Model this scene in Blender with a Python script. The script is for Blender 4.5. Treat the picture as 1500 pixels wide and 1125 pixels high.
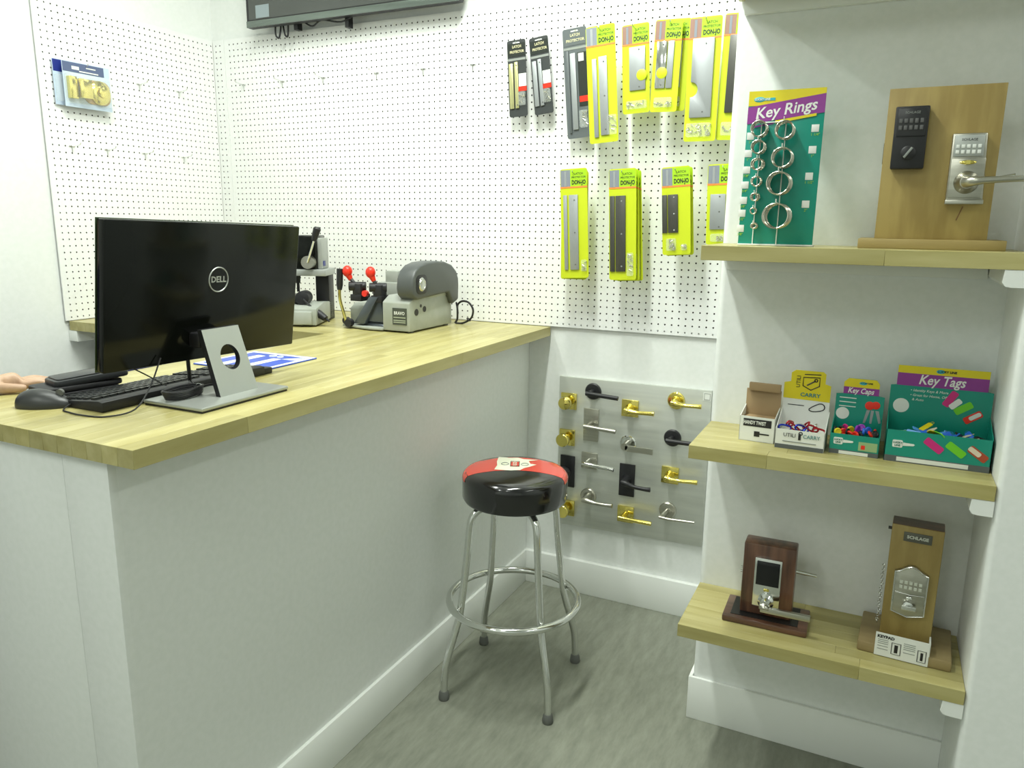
import bpy, bmesh, math, random
from mathutils import Vector, Matrix, Euler
random.seed(7)
PI = math.pi; R = math.radians
C = bpy.context.scene.collection
for o in list(bpy.data.objects): bpy.data.objects.remove(o)
sc = bpy.context.scene
# ---------------------------------------------------------------- camera
CAM = Vector((1.2707, -2.7786, 1.5183)); YAW, PIT, ROL, FPX = -25.7752, -12.0463, 0.6755, 1114.2626
def cam_axes():
    y, p, r = R(YAW), R(PIT), R(ROL)
    f = Vector((math.sin(y)*math.cos(p), math.cos(y)*math.cos(p), math.sin(p)))
    rt = Vector((math.cos(y), -math.sin(y), 0)); up = rt.cross(f)
    return rt*math.cos(r)+up*math.sin(r), -rt*math.sin(r)+up*math.cos(r), f
RT, UP, FW = cam_axes()
cd = bpy.data.cameras.new('camera'); cam = bpy.data.objects.new('camera', cd); C.objects.link(cam)
cd.sensor_width = 36; cd.lens = 36*FPX/1500; cd.clip_start = .02; cd.clip_end = 60
m = Matrix((RT, UP, -FW)).transposed().to_4x4(); m.translation = CAM; cam.matrix_world = m
sc.camera = cam
# ---------------------------------------------------------------- world, lights, exposure
w = bpy.data.worlds.new('world'); sc.world = w; w.use_nodes = True
w.node_tree.nodes['Background'].inputs[0].default_value = (.9, 1, .88, 1)
w.node_tree.nodes['Background'].inputs[1].default_value = .25
sc.view_settings.view_transform = 'Standard'; sc.view_settings.look = 'None'
sc.view_settings.gamma = 1; sc.view_settings.use_curve_mapping = False
sc.view_settings.exposure = 0.0
LCOL = (.95, 1, .93)
def area(loc, sx, sy, power):
    l = bpy.data.lights.new('tube_and_fill_light', 'AREA'); l.shape = 'RECTANGLE'; l.size = sx; l.size_y = sy
    l.energy = power; l.color = LCOL
    o = bpy.data.objects.new('tube_and_fill_light', l); C.objects.link(o); o.location = loc; return o
area((.31, -1.15, 3.12), .12, 1.2, 54)
area((-.65, -1.2, 3.12), .12, 1.2, 25)
area((-.3, -3.8, 3.12), .15, 1.2, 21)  # fill light added behind the camera to lift the counter end panel
area((.7, -3.8, 3.12), .15, 1.2, 12)  # second added fill behind the camera, not a known fixture
area((3.0, -2.3, 3.12), .15, 1.2, 17)  # added side light that brightens the counter front
# ---------------------------------------------------------------- inverse camera (pixel + known plane -> point)
def ray(px, py): return FW + RT*(px-750)/FPX - UP*(py-562.5)/FPX
def onX(px, py, x): d = ray(px, py); return CAM + d*((x-CAM.x)/d.x)
def onY(px, py, y): d = ray(px, py); return CAM + d*((y-CAM.y)/d.y)
def onZ(px, py, z): d = ray(px, py); return CAM + d*((z-CAM.z)/d.z)
# ---------------------------------------------------------------- materials
MATS = {}
def mat(name, col, rough=.5, metal=0, coat=0, alpha=1, emit=None, spec=None):
    if name in MATS: return MATS[name]
    m = bpy.data.materials.new(name); m.use_nodes = True
    b = m.node_tree.nodes['Principled BSDF']
    b.inputs['Base Color'].default_value = (*col, 1); b.inputs['Roughness'].default_value = rough
    b.inputs['Metallic'].default_value = metal; b.inputs['Coat Weight'].default_value = coat
    b.inputs['Coat Roughness'].default_value = .08
    if spec is not None: b.inputs['Specular IOR Level'].default_value = spec
    if alpha < 1: b.inputs['Alpha'].default_value = alpha
    MATS[name] = m; return m
def nodes(m): return m.node_tree.nodes, m.node_tree.links, m.node_tree.nodes['Principled BSDF']
def noise_mat(name, c1, c2, scale=(8, 8, 8), rough=.5, detail=4, bump=0, objrand=0, metal=0, lo=.35, hi=.65, coat=0, wav=False):
    m = mat(name, c1, rough, metal, coat); n, l, b = nodes(m)
    tc = n.new('ShaderNodeTexCoord'); mp = n.new('ShaderNodeMapping'); mp.inputs['Scale'].default_value = scale
    l.new(tc.outputs['Object'], mp.inputs['Vector'])
    nz = n.new('ShaderNodeTexNoise'); nz.inputs['Scale'].default_value = 1; nz.inputs['Detail'].default_value = detail
    oi = n.new('ShaderNodeObjectInfo')
    if objrand:
        sc_ = n.new('ShaderNodeMath'); sc_.operation = 'MULTIPLY'; sc_.inputs[1].default_value = 40
        l.new(oi.outputs['Random'], sc_.inputs[0]); cb = n.new('ShaderNodeCombineXYZ')
        for k in range(3): l.new(sc_.outputs[0], cb.inputs[k])
        l.new(cb.outputs[0], mp.inputs['Location'])
    l.new(mp.outputs[0], nz.inputs['Vector'])
    rp = n.new('ShaderNodeValToRGB'); rp.color_ramp.elements[0].position = lo; rp.color_ramp.elements[1].position = hi
    rp.color_ramp.elements[0].color = (*c1, 1); rp.color_ramp.elements[1].color = (*c2, 1)
    l.new(nz.outputs['Fac'], rp.inputs['Fac']); out = rp.outputs['Color']
    if objrand:
        hs = n.new('ShaderNodeHueSaturation'); mr = n.new('ShaderNodeMapRange')
        mr.inputs['To Min'].default_value = 1-objrand; mr.inputs['To Max'].default_value = 1+objrand*.55
        l.new(oi.outputs['Random'], mr.inputs['Value']); l.new(mr.outputs[0], hs.inputs['Value'])
        l.new(out, hs.inputs['Color']); out = hs.outputs['Color']
    l.new(out, b.inputs['Base Color'])
    if bump:
        bp = n.new('ShaderNodeBump'); bp.inputs['Strength'].default_value = bump; bp.inputs['Distance'].default_value = .002
        l.new(nz.outputs['Fac'], bp.inputs['Height']); l.new(bp.outputs[0], b.inputs['Normal'])
    return m
PEARL = mat('pearl_button', (.62, .64, .56), .3)
WHITE = noise_mat('white_paint', (.80, .825, .80), (.83, .85, .83), (60, 60, 60), .55, 2, .05)
TRIM = mat('white_trim', (.84, .86, .83), .35)
PEG = mat('pegboard_white', (.86, .87, .86), .3)
HARDB_SHADE = mat('hardboard_hole_shade', (.05, .04, .03), .9)  # hardboard brown darkened: shade inside the peg holes put into the colour
MAPX = noise_mat('maple_along_x', (.385, .335, .115), (.50, .45, .195), (3, 26, 26), .38, 5, .03, .13, coat=.15)
MAPY = noise_mat('maple_along_y', (.385, .335, .115), (.50, .45, .195), (26, 3, 26), .38, 5, .03, .13, coat=.15)
PANELW = noise_mat('maple_panel', (.30, .215, .065), (.40, .30, .10), (26, 26, 5), .45, 5, .03, lo=.38, hi=.62)
BASEW = noise_mat('maple_base', (.31, .23, .08), (.40, .31, .12), (3, 25, 25), .45, 5)
PINEW = noise_mat('tan_wood', (.27, .20, .09), (.35, .27, .125), (3, 22, 22), .5, 5)
WALN = noise_mat('walnut', (.055, .022, .012), (.17, .075, .04), (45, 45, 5), .35, 6, coat=.3)
WALNX = noise_mat('walnut_x', (.05, .022, .012), (.16, .075, .045), (4, 30, 30), .3, 6, coat=.3)
FLOOR = mat('grey_vinyl', (.3, .3, .25), .42)
def build_floor():
    n, l, b = nodes(FLOOR)
    tc = n.new('ShaderNodeTexCoord'); mp = n.new('ShaderNodeMapping'); mp.inputs['Scale'].default_value = (22, 5, 1)
    mp.inputs['Rotation'].default_value = (0, 0, 0)
    l.new(tc.outputs['Object'], mp.inputs['Vector'])
    nz = n.new('ShaderNodeTexNoise'); nz.inputs['Scale'].default_value = 1.6; nz.inputs['Detail'].default_value = 8; nz.inputs['Roughness'].default_value = .7
    l.new(mp.outputs[0], nz.inputs['Vector'])
    rp = n.new('ShaderNodeValToRGB'); rp.color_ramp.elements[0].position = .3; rp.color_ramp.elements[1].position = .7
    rp.color_ramp.elements[0].color = (.170, .180, .142, 1); rp.color_ramp.elements[1].color = (.268, .28, .225, 1)
    l.new(nz.outputs['Fac'], rp.inputs['Fac'])
    l.new(rp.outputs[0], b.inputs['Base Color'])
build_floor()
CHROME = mat('chrome', (.72, .73, .71), .12, 1)
DCHROME = mat('worn_chrome', (.55, .56, .53), .22, 1)
BRASS = mat('brass', (.78, .66, .18), .16, 1)
NICKEL = noise_mat('brushed_nickel', (.45, .44, .38), (.53, .52, .46), (6, 6, 90), .3, 2, metal=1)
PLATE = noise_mat('brushed_steel_sheet', (.56, .58, .54), (.61, .63, .58), (2.5, 2.5, 60), .42, 2, metal=.55)
SILV = mat('silver_plastic', (.40, .42, .39), .35, .4)
MSILV = mat('matte_silver', (.44, .46, .44), .4, .5)
BLACKM = mat('matte_black', (.012, .012, .014), .45)
BLACKG = mat('gloss_black', (.006, .007, .006), .13, spec=.22)
BLACKV = mat('black_vinyl', (.006, .006, .007), .16, coat=.6)
RUBBER = mat('dark_rubber', (.12, .125, .115), .6)
REDV = mat('red_vinyl', (.62, .05, .03), .22, coat=.5)
CREAM = mat('cream_print', (.75, .76, .6), .3, coat=.4)
REDK = mat('red_plastic', (.80, .03, .012), .3)
LIME = mat('lime_card', (.55, .64, .012), .4)
LIMED = mat('lime_header', (.36, .62, .01), .4)
LIMEP = mat('lime_print', (.42, .46, .34), .5)
ORANGE = mat('orange_stripe', (.85, .25, .05), .4)
CARDK = mat('black_card', (.035, .04, .04), .4)
CARDG = mat('charcoal_card', (.10, .115, .12), .4)
PHOTO1 = mat('grey_photo_print', (.22, .24, .28), .4)
PHOTO2 = mat('brown_photo_print', (.30, .17, .13), .4)
GOLDP = mat('gold_print', (.62, .58, .35), .4)
STEELP = mat('galvanised_plate', (.36, .38, .39), .42, .5)
DARKP = mat('bronze_plate', (.085, .085, .075), .35, .5)
BRASSP = mat('brass_plate', (.66, .64, .32), .3, .8)
WPAPER = mat('white_paper', (.78, .80, .76), .5)
TEAL = mat('teal_card', (.004, .27, .20), .35)
TEALD = mat('teal_dark', (.004, .15, .115), .4)
PURPLE = mat('purple_card', (.26, .035, .27), .35)
YELL = mat('yellow_card', (.72, .60, .01), .35)
KRAFT = mat('kraft_card', (.36, .25, .13), .7)
GREYP = mat('grey_print', (.25, .27, .25), .5)
BLUEP = mat('blue_print', (.04, .09, .48), .35)
NAVY = mat('navy_cloth', (.012, .012, .07), .8)
BLUEB = mat('blue_plastic', (.012, .025, .22), .4)
CASTG = noise_mat('grey_cast_paint', (.33, .355, .31), (.38, .40, .36), (20, 20, 20), .4, 2)
HOODG = mat('grey_hood', (.075, .082, .08), .4)
SLATE = mat('slate_steel', (.10, .115, .13), .3, .5)
PINKW = mat('pale_pink', (.75, .45, .45), .4)
SKIN = noise_mat('skin', (.44, .28, .18), (.54, .36, .24), (40, 40, 40), .5, 3)
HAIR = mat('dark_hair', (.03, .02, .015), .6)
SCREEN = mat('dark_screen', (.02, .022, .022), .15)
TVG = mat('tv_screen_grey', (.05, .055, .05), .12, coat=.3)
CLEAR = mat('clear_plastic', (.9, .95, .9), .12, alpha=.14)
GREENP = mat('bright_green', (.16, .60, .02), .35)
MAG = mat('magenta_plastic', (.60, .02, .20), .35)
RING = mat('steel_ring', (.52, .50, .42), .22, 1)
# ---------------------------------------------------------------- mesh helpers
def bx(bm, x0, x1, y0, y1, z0, z1, mi=0, M=None):
    vs = [bm.verts.new((x, y, z)) for x in (x0, x1) for y in (y0, y1) for z in (z0, z1)]
    fs = []
    for q in ((0, 1, 3, 2), (4, 6, 7, 5), (0, 4, 5, 1), (2, 3, 7, 6), (0, 2, 6, 4), (1, 5, 7, 3)):
        f = bm.faces.new([vs[i] for i in q]); f.material_index = mi; fs.append(f)
    if M is not None: bmesh.ops.transform(bm, matrix=M, verts=vs)
    return vs
def frame_of(d):
    d = d.normalized(); a = Vector((0, 0, 1)) if abs(d.z) < .9 else Vector((1, 0, 0))
    u = d.cross(a).normalized(); return u, d.cross(u).normalized()
def tube(bm, pts, r, seg=10, mi=0, closed=False, smooth=0, cap=True):
    pts = [Vector(p) for p in pts]
    rs = list(r) if isinstance(r, (list, tuple)) else [r]*len(pts)
    if smooth:
        q, qr = [], []; n = len(pts)
        rng = range(n if closed else n-1)
        for i in rng:
            p0 = pts[(i-1) % n] if closed or i > 0 else pts[i]; p1 = pts[i]; p2 = pts[(i+1) % n]
            p3 = pts[(i+2) % n] if closed or i+2 < n else p2
            for k in range(smooth):
                t = k/smooth; q.append(.5*((2*p1)+(-p0+p2)*t+(2*p0-5*p1+4*p2-p3)*t*t+(-p0+3*p1-3*p2+p3)*t**3))
                qr.append(rs[i]*(1-t)+rs[(i+1) % n]*t)
        if not closed: q.append(pts[-1]); qr.append(rs[-1])
        pts, rs = q, qr
    n = len(pts); rings = []; u = None
    for i, p in enumerate(pts):
        a = pts[i-1] if (i > 0 or closed) else p; b = pts[(i+1) % n] if (i < n-1 or closed) else p
        d = (b-a).normalized()
        if u is None: u, _ = frame_of(d)
        else:
            u = (u-d*u.dot(d)); u = u.normalized() if u.length > 1e-6 else frame_of(d)[0]
        v = d.cross(u)
        rings.append([bm.verts.new(p+(u*math.cos(2*PI*k/seg)+v*math.sin(2*PI*k/seg))*rs[i]) for k in range(seg)])
    for i in range(n if closed else n-1):
        a, b = rings[i], rings[(i+1) % n]
        for k in range(seg):
            f = bm.faces.new((a[k], a[(k+1) % seg], b[(k+1) % seg], b[k])); f.material_index = mi
    if cap and not closed:
        f = bm.faces.new(rings[0][::-1]); f.material_index = mi
        f = bm.faces.new(rings[-1]); f.material_index = mi
def cyl(bm, a, b, r, r2=None, seg=20, mi=0): tube(bm, [a, b], [r, r if r2 is None else r2], seg, mi)
def lathe(bm, prof, c=(0, 0, 0), axis='z', seg=32, mi=0):
    """prof: list of (radius, height)"""
    c = Vector(c); rings = []
    for r, h in prof:
        ring = []
        for k in range(seg if r > 1e-6 else 1):
            a = 2*PI*k/seg
            if axis == 'z': p = Vector((r*math.cos(a), r*math.sin(a), h))
            elif axis == 'y': p = Vector((r*math.cos(a), -h, r*math.sin(a)))
            else: p = Vector((h, r*math.cos(a), r*math.sin(a)))
            ring.append(bm.verts.new(c+p))
        rings.append(ring)
    for a, b in zip(rings, rings[1:]):
        for k in range(seg):
            k2 = (k+1) % seg
            vs = [a[k % len(a)], a[k2 % len(a)], b[k2 % len(b)], b[k % len(b)]]
            u = []
            for v in vs:
                if v not in u: u.append(v)
            if len(u) > 2:
                f = bm.faces.new(u); f.material_index = mi
    if len(rings[0]) > 1: bm.faces.new(rings[0][::-1]).material_index = mi
    if len(rings[-1]) > 1: bm.faces.new(rings[-1]).material_index = mi
def prism(bm, poly, y0, y1, mi=0, plane='xz'):
    """2-D polygon extruded; plane xz -> depth along y; yz -> along x; xy -> along z"""
    def P(a, b, d): return {'xz': (a, d, b), 'yz': (d, a, b), 'xy': (a, b, d)}[plane]
    A = [bm.verts.new(P(a, b, y0)) for a, b in poly]; B_ = [bm.verts.new(P(a, b, y1)) for a, b in poly]
    n = len(poly)
    bm.faces.new(A).material_index = mi; bm.faces.new(B_[::-1]).material_index = mi
    for i in range(n): bm.faces.new((A[i], B_[i], B_[(i+1) % n], A[(i+1) % n])).material_index = mi
def rrect(x0, x1, z0, z1, r, n=4):
    out = []
    for cx, cz, a0 in ((x1-r, z1-r, 0), (x0+r, z1-r, 90), (x0+r, z0+r, 180), (x1-r, z0+r, 270)):
        for k in range(n+1):
            a = R(a0+90*k/n); out.append((cx+r*math.cos(a), cz+r*math.sin(a)))
    return out
def ell(bm, c, r, mi=0, u=16, v=10, M=None):
    mm = Matrix.Translation(c) @ (M or Matrix()) @ Matrix.Diagonal((*r, 1))
    g = bmesh.ops.create_uvsphere(bm, u_segments=u, v_segments=v, radius=1, matrix=mm)
    for f in {f for vv in g['verts'] for f in vv.link_faces}: f.material_index = mi
def torus(bm, c, Rr, r, axis=(0, 0, 1), seg=28, ms=8, mi=0):
    d = Vector(axis); u, v = frame_of(d); c = Vector(c)
    tube(bm, [c+(u*math.cos(2*PI*k/seg)+v*math.sin(2*PI*k/seg))*Rr for k in range(seg)], r, ms, mi, closed=True)
def finish(bm, name, mats, bevel=0, bseg=2, smooth=True):
    bmesh.ops.recalc_face_normals(bm, faces=bm.faces)
    if bevel:
        es = [e for e in bm.edges if len(e.link_faces) == 2 and e.calc_face_angle(0) > R(35)]
        bmesh.ops.bevel(bm, geom=es, offset=bevel, segments=bseg, affect='EDGES', profile=.5, clamp_overlap=True)
    me = bpy.data.meshes.new(name); bm.to_mesh(me); bm.free()
    for mm in (mats if isinstance(mats, (list, tuple)) else [mats]): me.materials.append(mm)
    if smooth:
        me.polygons.foreach_set('use_smooth', [True]*len(me.polygons)); me.set_sharp_from_angle(angle=R(38))
    return me
def link(name, me, parent=None, loc=None, rot=None, label=None):
    o = bpy.data.objects.new(name, me); C.objects.link(o)
    if parent: o.parent = parent
    if loc is not None: o.location = loc
    if rot is not None: o.rotation_euler = rot
    if label: o['label'] = label
    return o
def tag(o, label, cat, group=None):
    o['label'] = label; o['category'] = cat
    if group: o['group'] = group
    return o
def thing(name, label, cat, loc=(0, 0, 0), rotz=0, group=None, rot=None):
    o = bpy.data.objects.new(name, None); C.objects.link(o); o.location = loc; o.empty_display_size = .05
    o.rotation_euler = rot if rot else (0, 0, rotz); return tag(o, label, cat, group)
def part(name, fn, mats, parent, bevel=0, label=None, loc=None, rot=None, bseg=2, smooth=True):
    bm = bmesh.new(); fn(bm); return link(name, finish(bm, name, mats, bevel, bseg, smooth), parent, loc, rot, label)
def boxp(name, parent, m, x0, x1, y0, y1, z0, z1, bevel=0, label=None, loc=None, rot=None):
    return part(name, lambda b: bx(b, x0, x1, y0, y1, z0, z1), m, parent, bevel, label, loc, rot)
def struct(name, fn, mats, bevel=0, bseg=2):
    o = part(name, fn, mats, None, bevel, bseg=bseg); o['kind'] = 'structure'; return o
def copytree(o, parent=None):
    c = o.copy(); C.objects.link(c); c.parent = parent
    for ch in list(o.children): copytree(ch, c)
    return c
TXT = {}
def text(s, size, m, parent, loc, rot=(PI/2, 0, 0), align='CENTER', bold=0, shear=0, sx=1, depth=.0002, name='lettering'):
    key = (s, size, align, bold, shear, sx, m.name)
    if key not in TXT:
        cu = bpy.data.curves.new('t', 'FONT'); cu.body = s; cu.size = size; cu.align_x = align; cu.align_y = 'CENTER'
        cu.offset = bold; cu.shear = shear; cu.extrude = depth; cu.resolution_u = 2
        o = bpy.data.objects.new('t', cu); C.objects.link(o)
        me = bpy.data.meshes.new_from_object(o.evaluated_get(bpy.context.evaluated_depsgraph_get()))
        bpy.data.objects.remove(o); me.transform(Matrix.Diagonal((sx, 1, 1, 1)))
        me.materials.clear(); me.materials.append(m); TXT[key] = me
    o = link(name, TXT[key], parent, loc, rot); return o
# ---------------------------------------------------------------- dimensions
H, TK = 1.111, .0364; OX = .0968; L = 1.9017; MO = .6362; W = 1.629; D = .848
A, B, DN, SD = .861, 1.5412, .611, .2763; BB = .143; CEIL = 3.14; PT = 2.317
IN = OX-MO                                     # inner edge of the service counter
# ================================================================ SETTING
struct('floor', lambda b: bx(b, -1.8, 4, -5.2, .12, -.05, 0), FLOOR)
struct('ceiling', lambda b: bx(b, -1.8, 4, -5.2, .12, CEIL, CEIL+.05), WHITE)
struct('wall_back', lambda b: bx(b, -1.8, 4, .012, .12, 0, CEIL), WHITE)
struct('wall_left', lambda b: bx(b, -1.8, -W-.012, -5.2, .012, 0, CEIL), WHITE)
struct('wall_front', lambda b: bx(b, -1.8, 4, -5.3, -5.2, 0, CEIL), WHITE)
struct('wall_right', lambda b: bx(b, 4, 4.1, -5.2, .12, 0, CEIL), WHITE)
def rblock(b, x0, x1, y0, y1, r):
    pts = [(x1, y0), (x1, y1), (x0, y1)]
    for k in range(7):
        a = R(180+90*k/6); pts.append((x0+r+r*math.cos(a), y0+r+r*math.sin(a)))
    prism(b, pts, 0, CEIL, plane='xy')
struct('wall_niche', lambda b: rblock(b, A, B+.02, -DN, .012, .018), WHITE)
struct('wall_pillar', lambda b: rblock(b, B, 4, -DN-SD, .012, .014), WHITE)
# baseboards (board plus a small eased top)
def bboard(b, x0, x1, y0, y1): bx(b, x0, x1, y0, y1, 0, BB)
struct('baseboard_back', lambda b: bboard(b, 0, A, -.0105, .012), TRIM, .002)
struct('baseboard_counter', lambda b: bboard(b, -.001, .0105, -L+.017, -.0105), TRIM, .002)
struct('baseboard_niche', lambda b: (bboard(b, A-.0105, B, -DN-.0105, -DN), bboard(b, A-.0105, A, -DN, -.0105)), TRIM, .002)
struct('baseboard_left', lambda b: bboard(b, -W-.012, -W, -5.2, -.86), TRIM, .002)
# ---- pegboards with real drilled holes
def pegmesh(x0, x1, z0, z1, hx0, hz0, t=.005, r=.0032, p=.0254):
    """sheet in the xz plane, front at y=0, back at y=+t"""
    V, F, MI = [], [], []; idx = {}
    nx0 = math.ceil((x0-hx0)/p+.3); nx1 = math.floor((x1-hx0)/p-.3); nz0 = math.ceil((z0-hz0)/p+.3); nz1 = math.floor((z1-hz0)/p-.3)
    def v(x, y, z):
        V.append((x, y, z)); return len(V)-1
    cx0 = hx0+(nx0-.5)*p; cx1 = hx0+(nx1+.5)*p; cz0 = hz0+(nz0-.5)*p; cz1 = hz0+(nz1+.5)*p
    g = {(i, j): v(cx0+i*p, 0, cz0+j*p) for i in range(nx1-nx0+2) for j in range(nz1-nz0+2)}
    for i in range(nx1-nx0+1):
        for j in range(nz1-nz0+1):
            cx = cx0+(i+.5)*p; cz = cz0+(j+.5)*p
            o = [v(cx+r*math.cos(R(22.5+45*k)), 0, cz+r*math.sin(R(22.5+45*k))) for k in range(8)]
            q = [v(V[a][0], t, V[a][2]) for a in o]
            c = [g[(i+1, j+1)], g[(i, j+1)], g[(i, j)], g[(i+1, j)]]      # ++, -+, --, +-
            F += [(c[0], c[1], o[2], o[1]), (c[1], c[2], o[4], o[3]), (c[2], c[3], o[6], o[5]), (c[3], c[0], o[0], o[7])]
            F += [(c[0], o[1], o[0]), (c[1], o[3], o[2]), (c[2], o[5], o[4]), (c[3], o[7], o[6])]
            MI += [0]*8
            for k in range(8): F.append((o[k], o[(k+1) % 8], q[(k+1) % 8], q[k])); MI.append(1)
    def quad(pts, m):
        F.append([v(*q) for q in pts]); MI.append(m)
    for a, b_, c_, d_ in ((x0, cx0, z0, z1), (cx1, x1, z0, z1), (cx0, cx1, z0, cz0), (cx0, cx1, cz1, z1)):
        quad(((a, 0, c_), (b_, 0, c_), (b_, 0, d_), (a, 0, d_)), 0)
    quad(((x0, 0, z0), (x0, 0, z1), (x0, t, z1), (x0, t, z0)), 0); quad(((x1, 0, z0), (x1, t, z0), (x1, t, z1), (x1, 0, z1)), 0)
    quad(((x0, 0, z0), (x0, t, z0), (x1, t, z0), (x1, 0, z0)), 0); quad(((x0, 0, z1), (x1, 0, z1), (x1, t, z1), (x0, t, z1)), 0)
    me = bpy.data.meshes.new('pegboard'); me.from_pydata(V, [], F); me.materials.append(PEG); me.materials.append(HARDB_SHADE)
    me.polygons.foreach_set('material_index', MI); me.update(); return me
def shade_backing(b, x0, x1, z0, z1):
    bx(b, x0+.004, x1-.004, .0105, .0118, z0+.004, z1-.004, 1)  # dark sheet added over the white wall so the holes look shaded
    for x in (x0+.03, x1-.03): bx(b, x-.02, x+.02, .0052, .0105, z0+.002, z1-.002)
    for z in (z0+.012, z1-.012): bx(b, x0+.002, x1-.002, .0052, .0105, z-.006, z+.006)
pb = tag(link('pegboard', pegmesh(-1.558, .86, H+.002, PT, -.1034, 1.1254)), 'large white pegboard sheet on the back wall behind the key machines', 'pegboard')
part('shade_backing', lambda b: shade_backing(b, -1.555, .858, H+.004, PT-.002), [TRIM, HARDB_SHADE], pb)
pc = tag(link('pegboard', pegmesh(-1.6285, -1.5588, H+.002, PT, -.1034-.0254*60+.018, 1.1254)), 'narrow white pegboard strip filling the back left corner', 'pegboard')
part('shade_backing', lambda b: shade_backing(b, -1.6275, -1.5595, H+.004, PT-.002), [TRIM, HARDB_SHADE], pc)
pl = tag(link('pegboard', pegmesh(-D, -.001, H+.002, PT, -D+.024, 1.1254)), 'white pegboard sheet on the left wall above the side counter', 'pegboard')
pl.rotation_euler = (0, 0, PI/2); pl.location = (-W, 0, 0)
part('shade_backing', lambda b: shade_backing(b, -D+.003, -.003, H+.004, PT-.002), [TRIM, HARDB_SHADE], pl)
# ================================================================ BUTCHER BLOCK
def butcher(name, label, cat, x0, x1, y0, y1, z1, t, axis, n, lmin=.5, lmax=1.1, ox=0, group=None, under=True):
    T = thing(name, label, cat, (x0, y0, z1-t), group=group)
    lx, ly = x1-x0, y1-y0; g = .00015; rnd = random.Random(int((x0+y0+z1)*1000))
    for i in range(n):
        a = (lx if axis == 'y' else ly)*i/n; b_ = (lx if axis == 'y' else ly)*(i+1)/n; Lg = ly if axis == 'y' else lx
        s = 0; first = True
        while s < Lg-1e-6:
            e = s+rnd.uniform(lmin, lmax)*(rnd.uniform(.3, 1) if first else 1); first = False
            if Lg-e < .18: e = Lg
            jz = rnd.uniform(0, .0002)
            if axis == 'y': q = (a+g, b_-g, s+g, e-g)
            else: q = (s+g, e-g, a+g, b_-g)
            part('stave', lambda bm: bx(bm, q[0]-(q[0]+q[1])/2, q[1]-(q[0]+q[1])/2, q[2]-(q[2]+q[3])/2, q[3]-(q[2]+q[3])/2, 0, t-jz),
                 MAPY if axis == 'y' else MAPX, T, .0005, loc=((q[0]+q[1])/2, (q[2]+q[3])/2, 0), bseg=1)
            s = e
    return T
butcher('countertop', 'thick butcher block top of the service counter under the monitor and key machine', 'countertop', IN, OX, -L, -.0005, H, TK, 'y', 15)
butcher('countertop', 'butcher block top along the left wall with a white cleat under its front end', 'countertop', -W, -1.05, -D+.012, -.0005, H, TK, 'y', 12, .4, .9)
butcher('countertop', 'butcher block top along the back wall under the small black key machine', 'countertop', -1.05, IN, -.6, -.0005, H, TK, 'x', 13, .3, .6)
# counter body
T = thing('service_counter', 'white painted base panel of the service counter beside the stool', 'counter', (0, -1, 0))
PY = -1.8851
boxp('front_panel', T, WHITE, -.018, 0, PY+1.0178, 1.011, 0, H-TK)
boxp('end_panel', T, WHITE, -.130, 0, PY+1, PY+1.018, 0, H-TK, .0003, loc=(0, 0, 0), label='narrow corner board on the end of the counter')
boxp('end_panel', T, WHITE, IN+.03, -.1325, PY+1.001, PY+1.018, 0, H-TK, .001)
boxp('inner_shelf', T, WHITE, IN+.1, -.018, PY+1.05, .9, .5, .518)
# left counter support: cleat, cubby floor, back divider
T = thing('wall_cleat', 'short white wooden cleat under the front of the left wall countertop', 'cleat', (-W-.012, -.6, 1.03))
boxp('cleat_board', T, TRIM, 0, .05, -.235, .6, 0, .0445, .003)
T = thing('under_shelf', 'white shelf board below the left wall countertop', 'shelf', (-1.5, -.42, .9))
zc = .905
boxp('shelf_board', T, TRIM, -.14, .42, -.42, .42, zc-.9-.018, zc-.9, .001)

# ================================================================ NICHE SHELVES + CLEATS
for z, nm in ((2.115, 'topmost niche shelf of pale wood, only its underside edge in view'),
              (1.4675, 'pale wooden shelf holding the key rings card and the maple lock display'),
              (.9627, 'pale wooden shelf holding the four small boxes of key goods'),
              (.4585, 'lowest pale wooden shelf holding the walnut and tan lock displays')):
    butcher('niche_shelf', nm, 'shelf', A+.003, B-.001, -DN-SD, -DN-.0005, z, TK-.001, 'x', 7, .3, .5, group='wall shelves in the niche')
    word = {2.115: 'topmost', 1.4675: 'upper', .9627: 'middle', .4585: 'lowest'}[z]
    c = thing('shelf_cleat', 'white bullnosed cleat end under the right end of the %s niche shelf' % word, 'cleat', (B, -DN-SD, z-TK-.036), group='white cleats under the niche shelves')
    bm = bmesh.new(); prism(bm, [(0, .0365), (-.044, .0365), (-.046, .01), (-.04, .002), (-.03, 0), (0, 0)], .001, SD-.002); link('side_strip', finish(bm, 'side_strip', TRIM), c)
    boxp('back_strip', c, TRIM, A+.02-B, -.047, SD-.02, SD-.0005, .001, .0365, .001)
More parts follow.
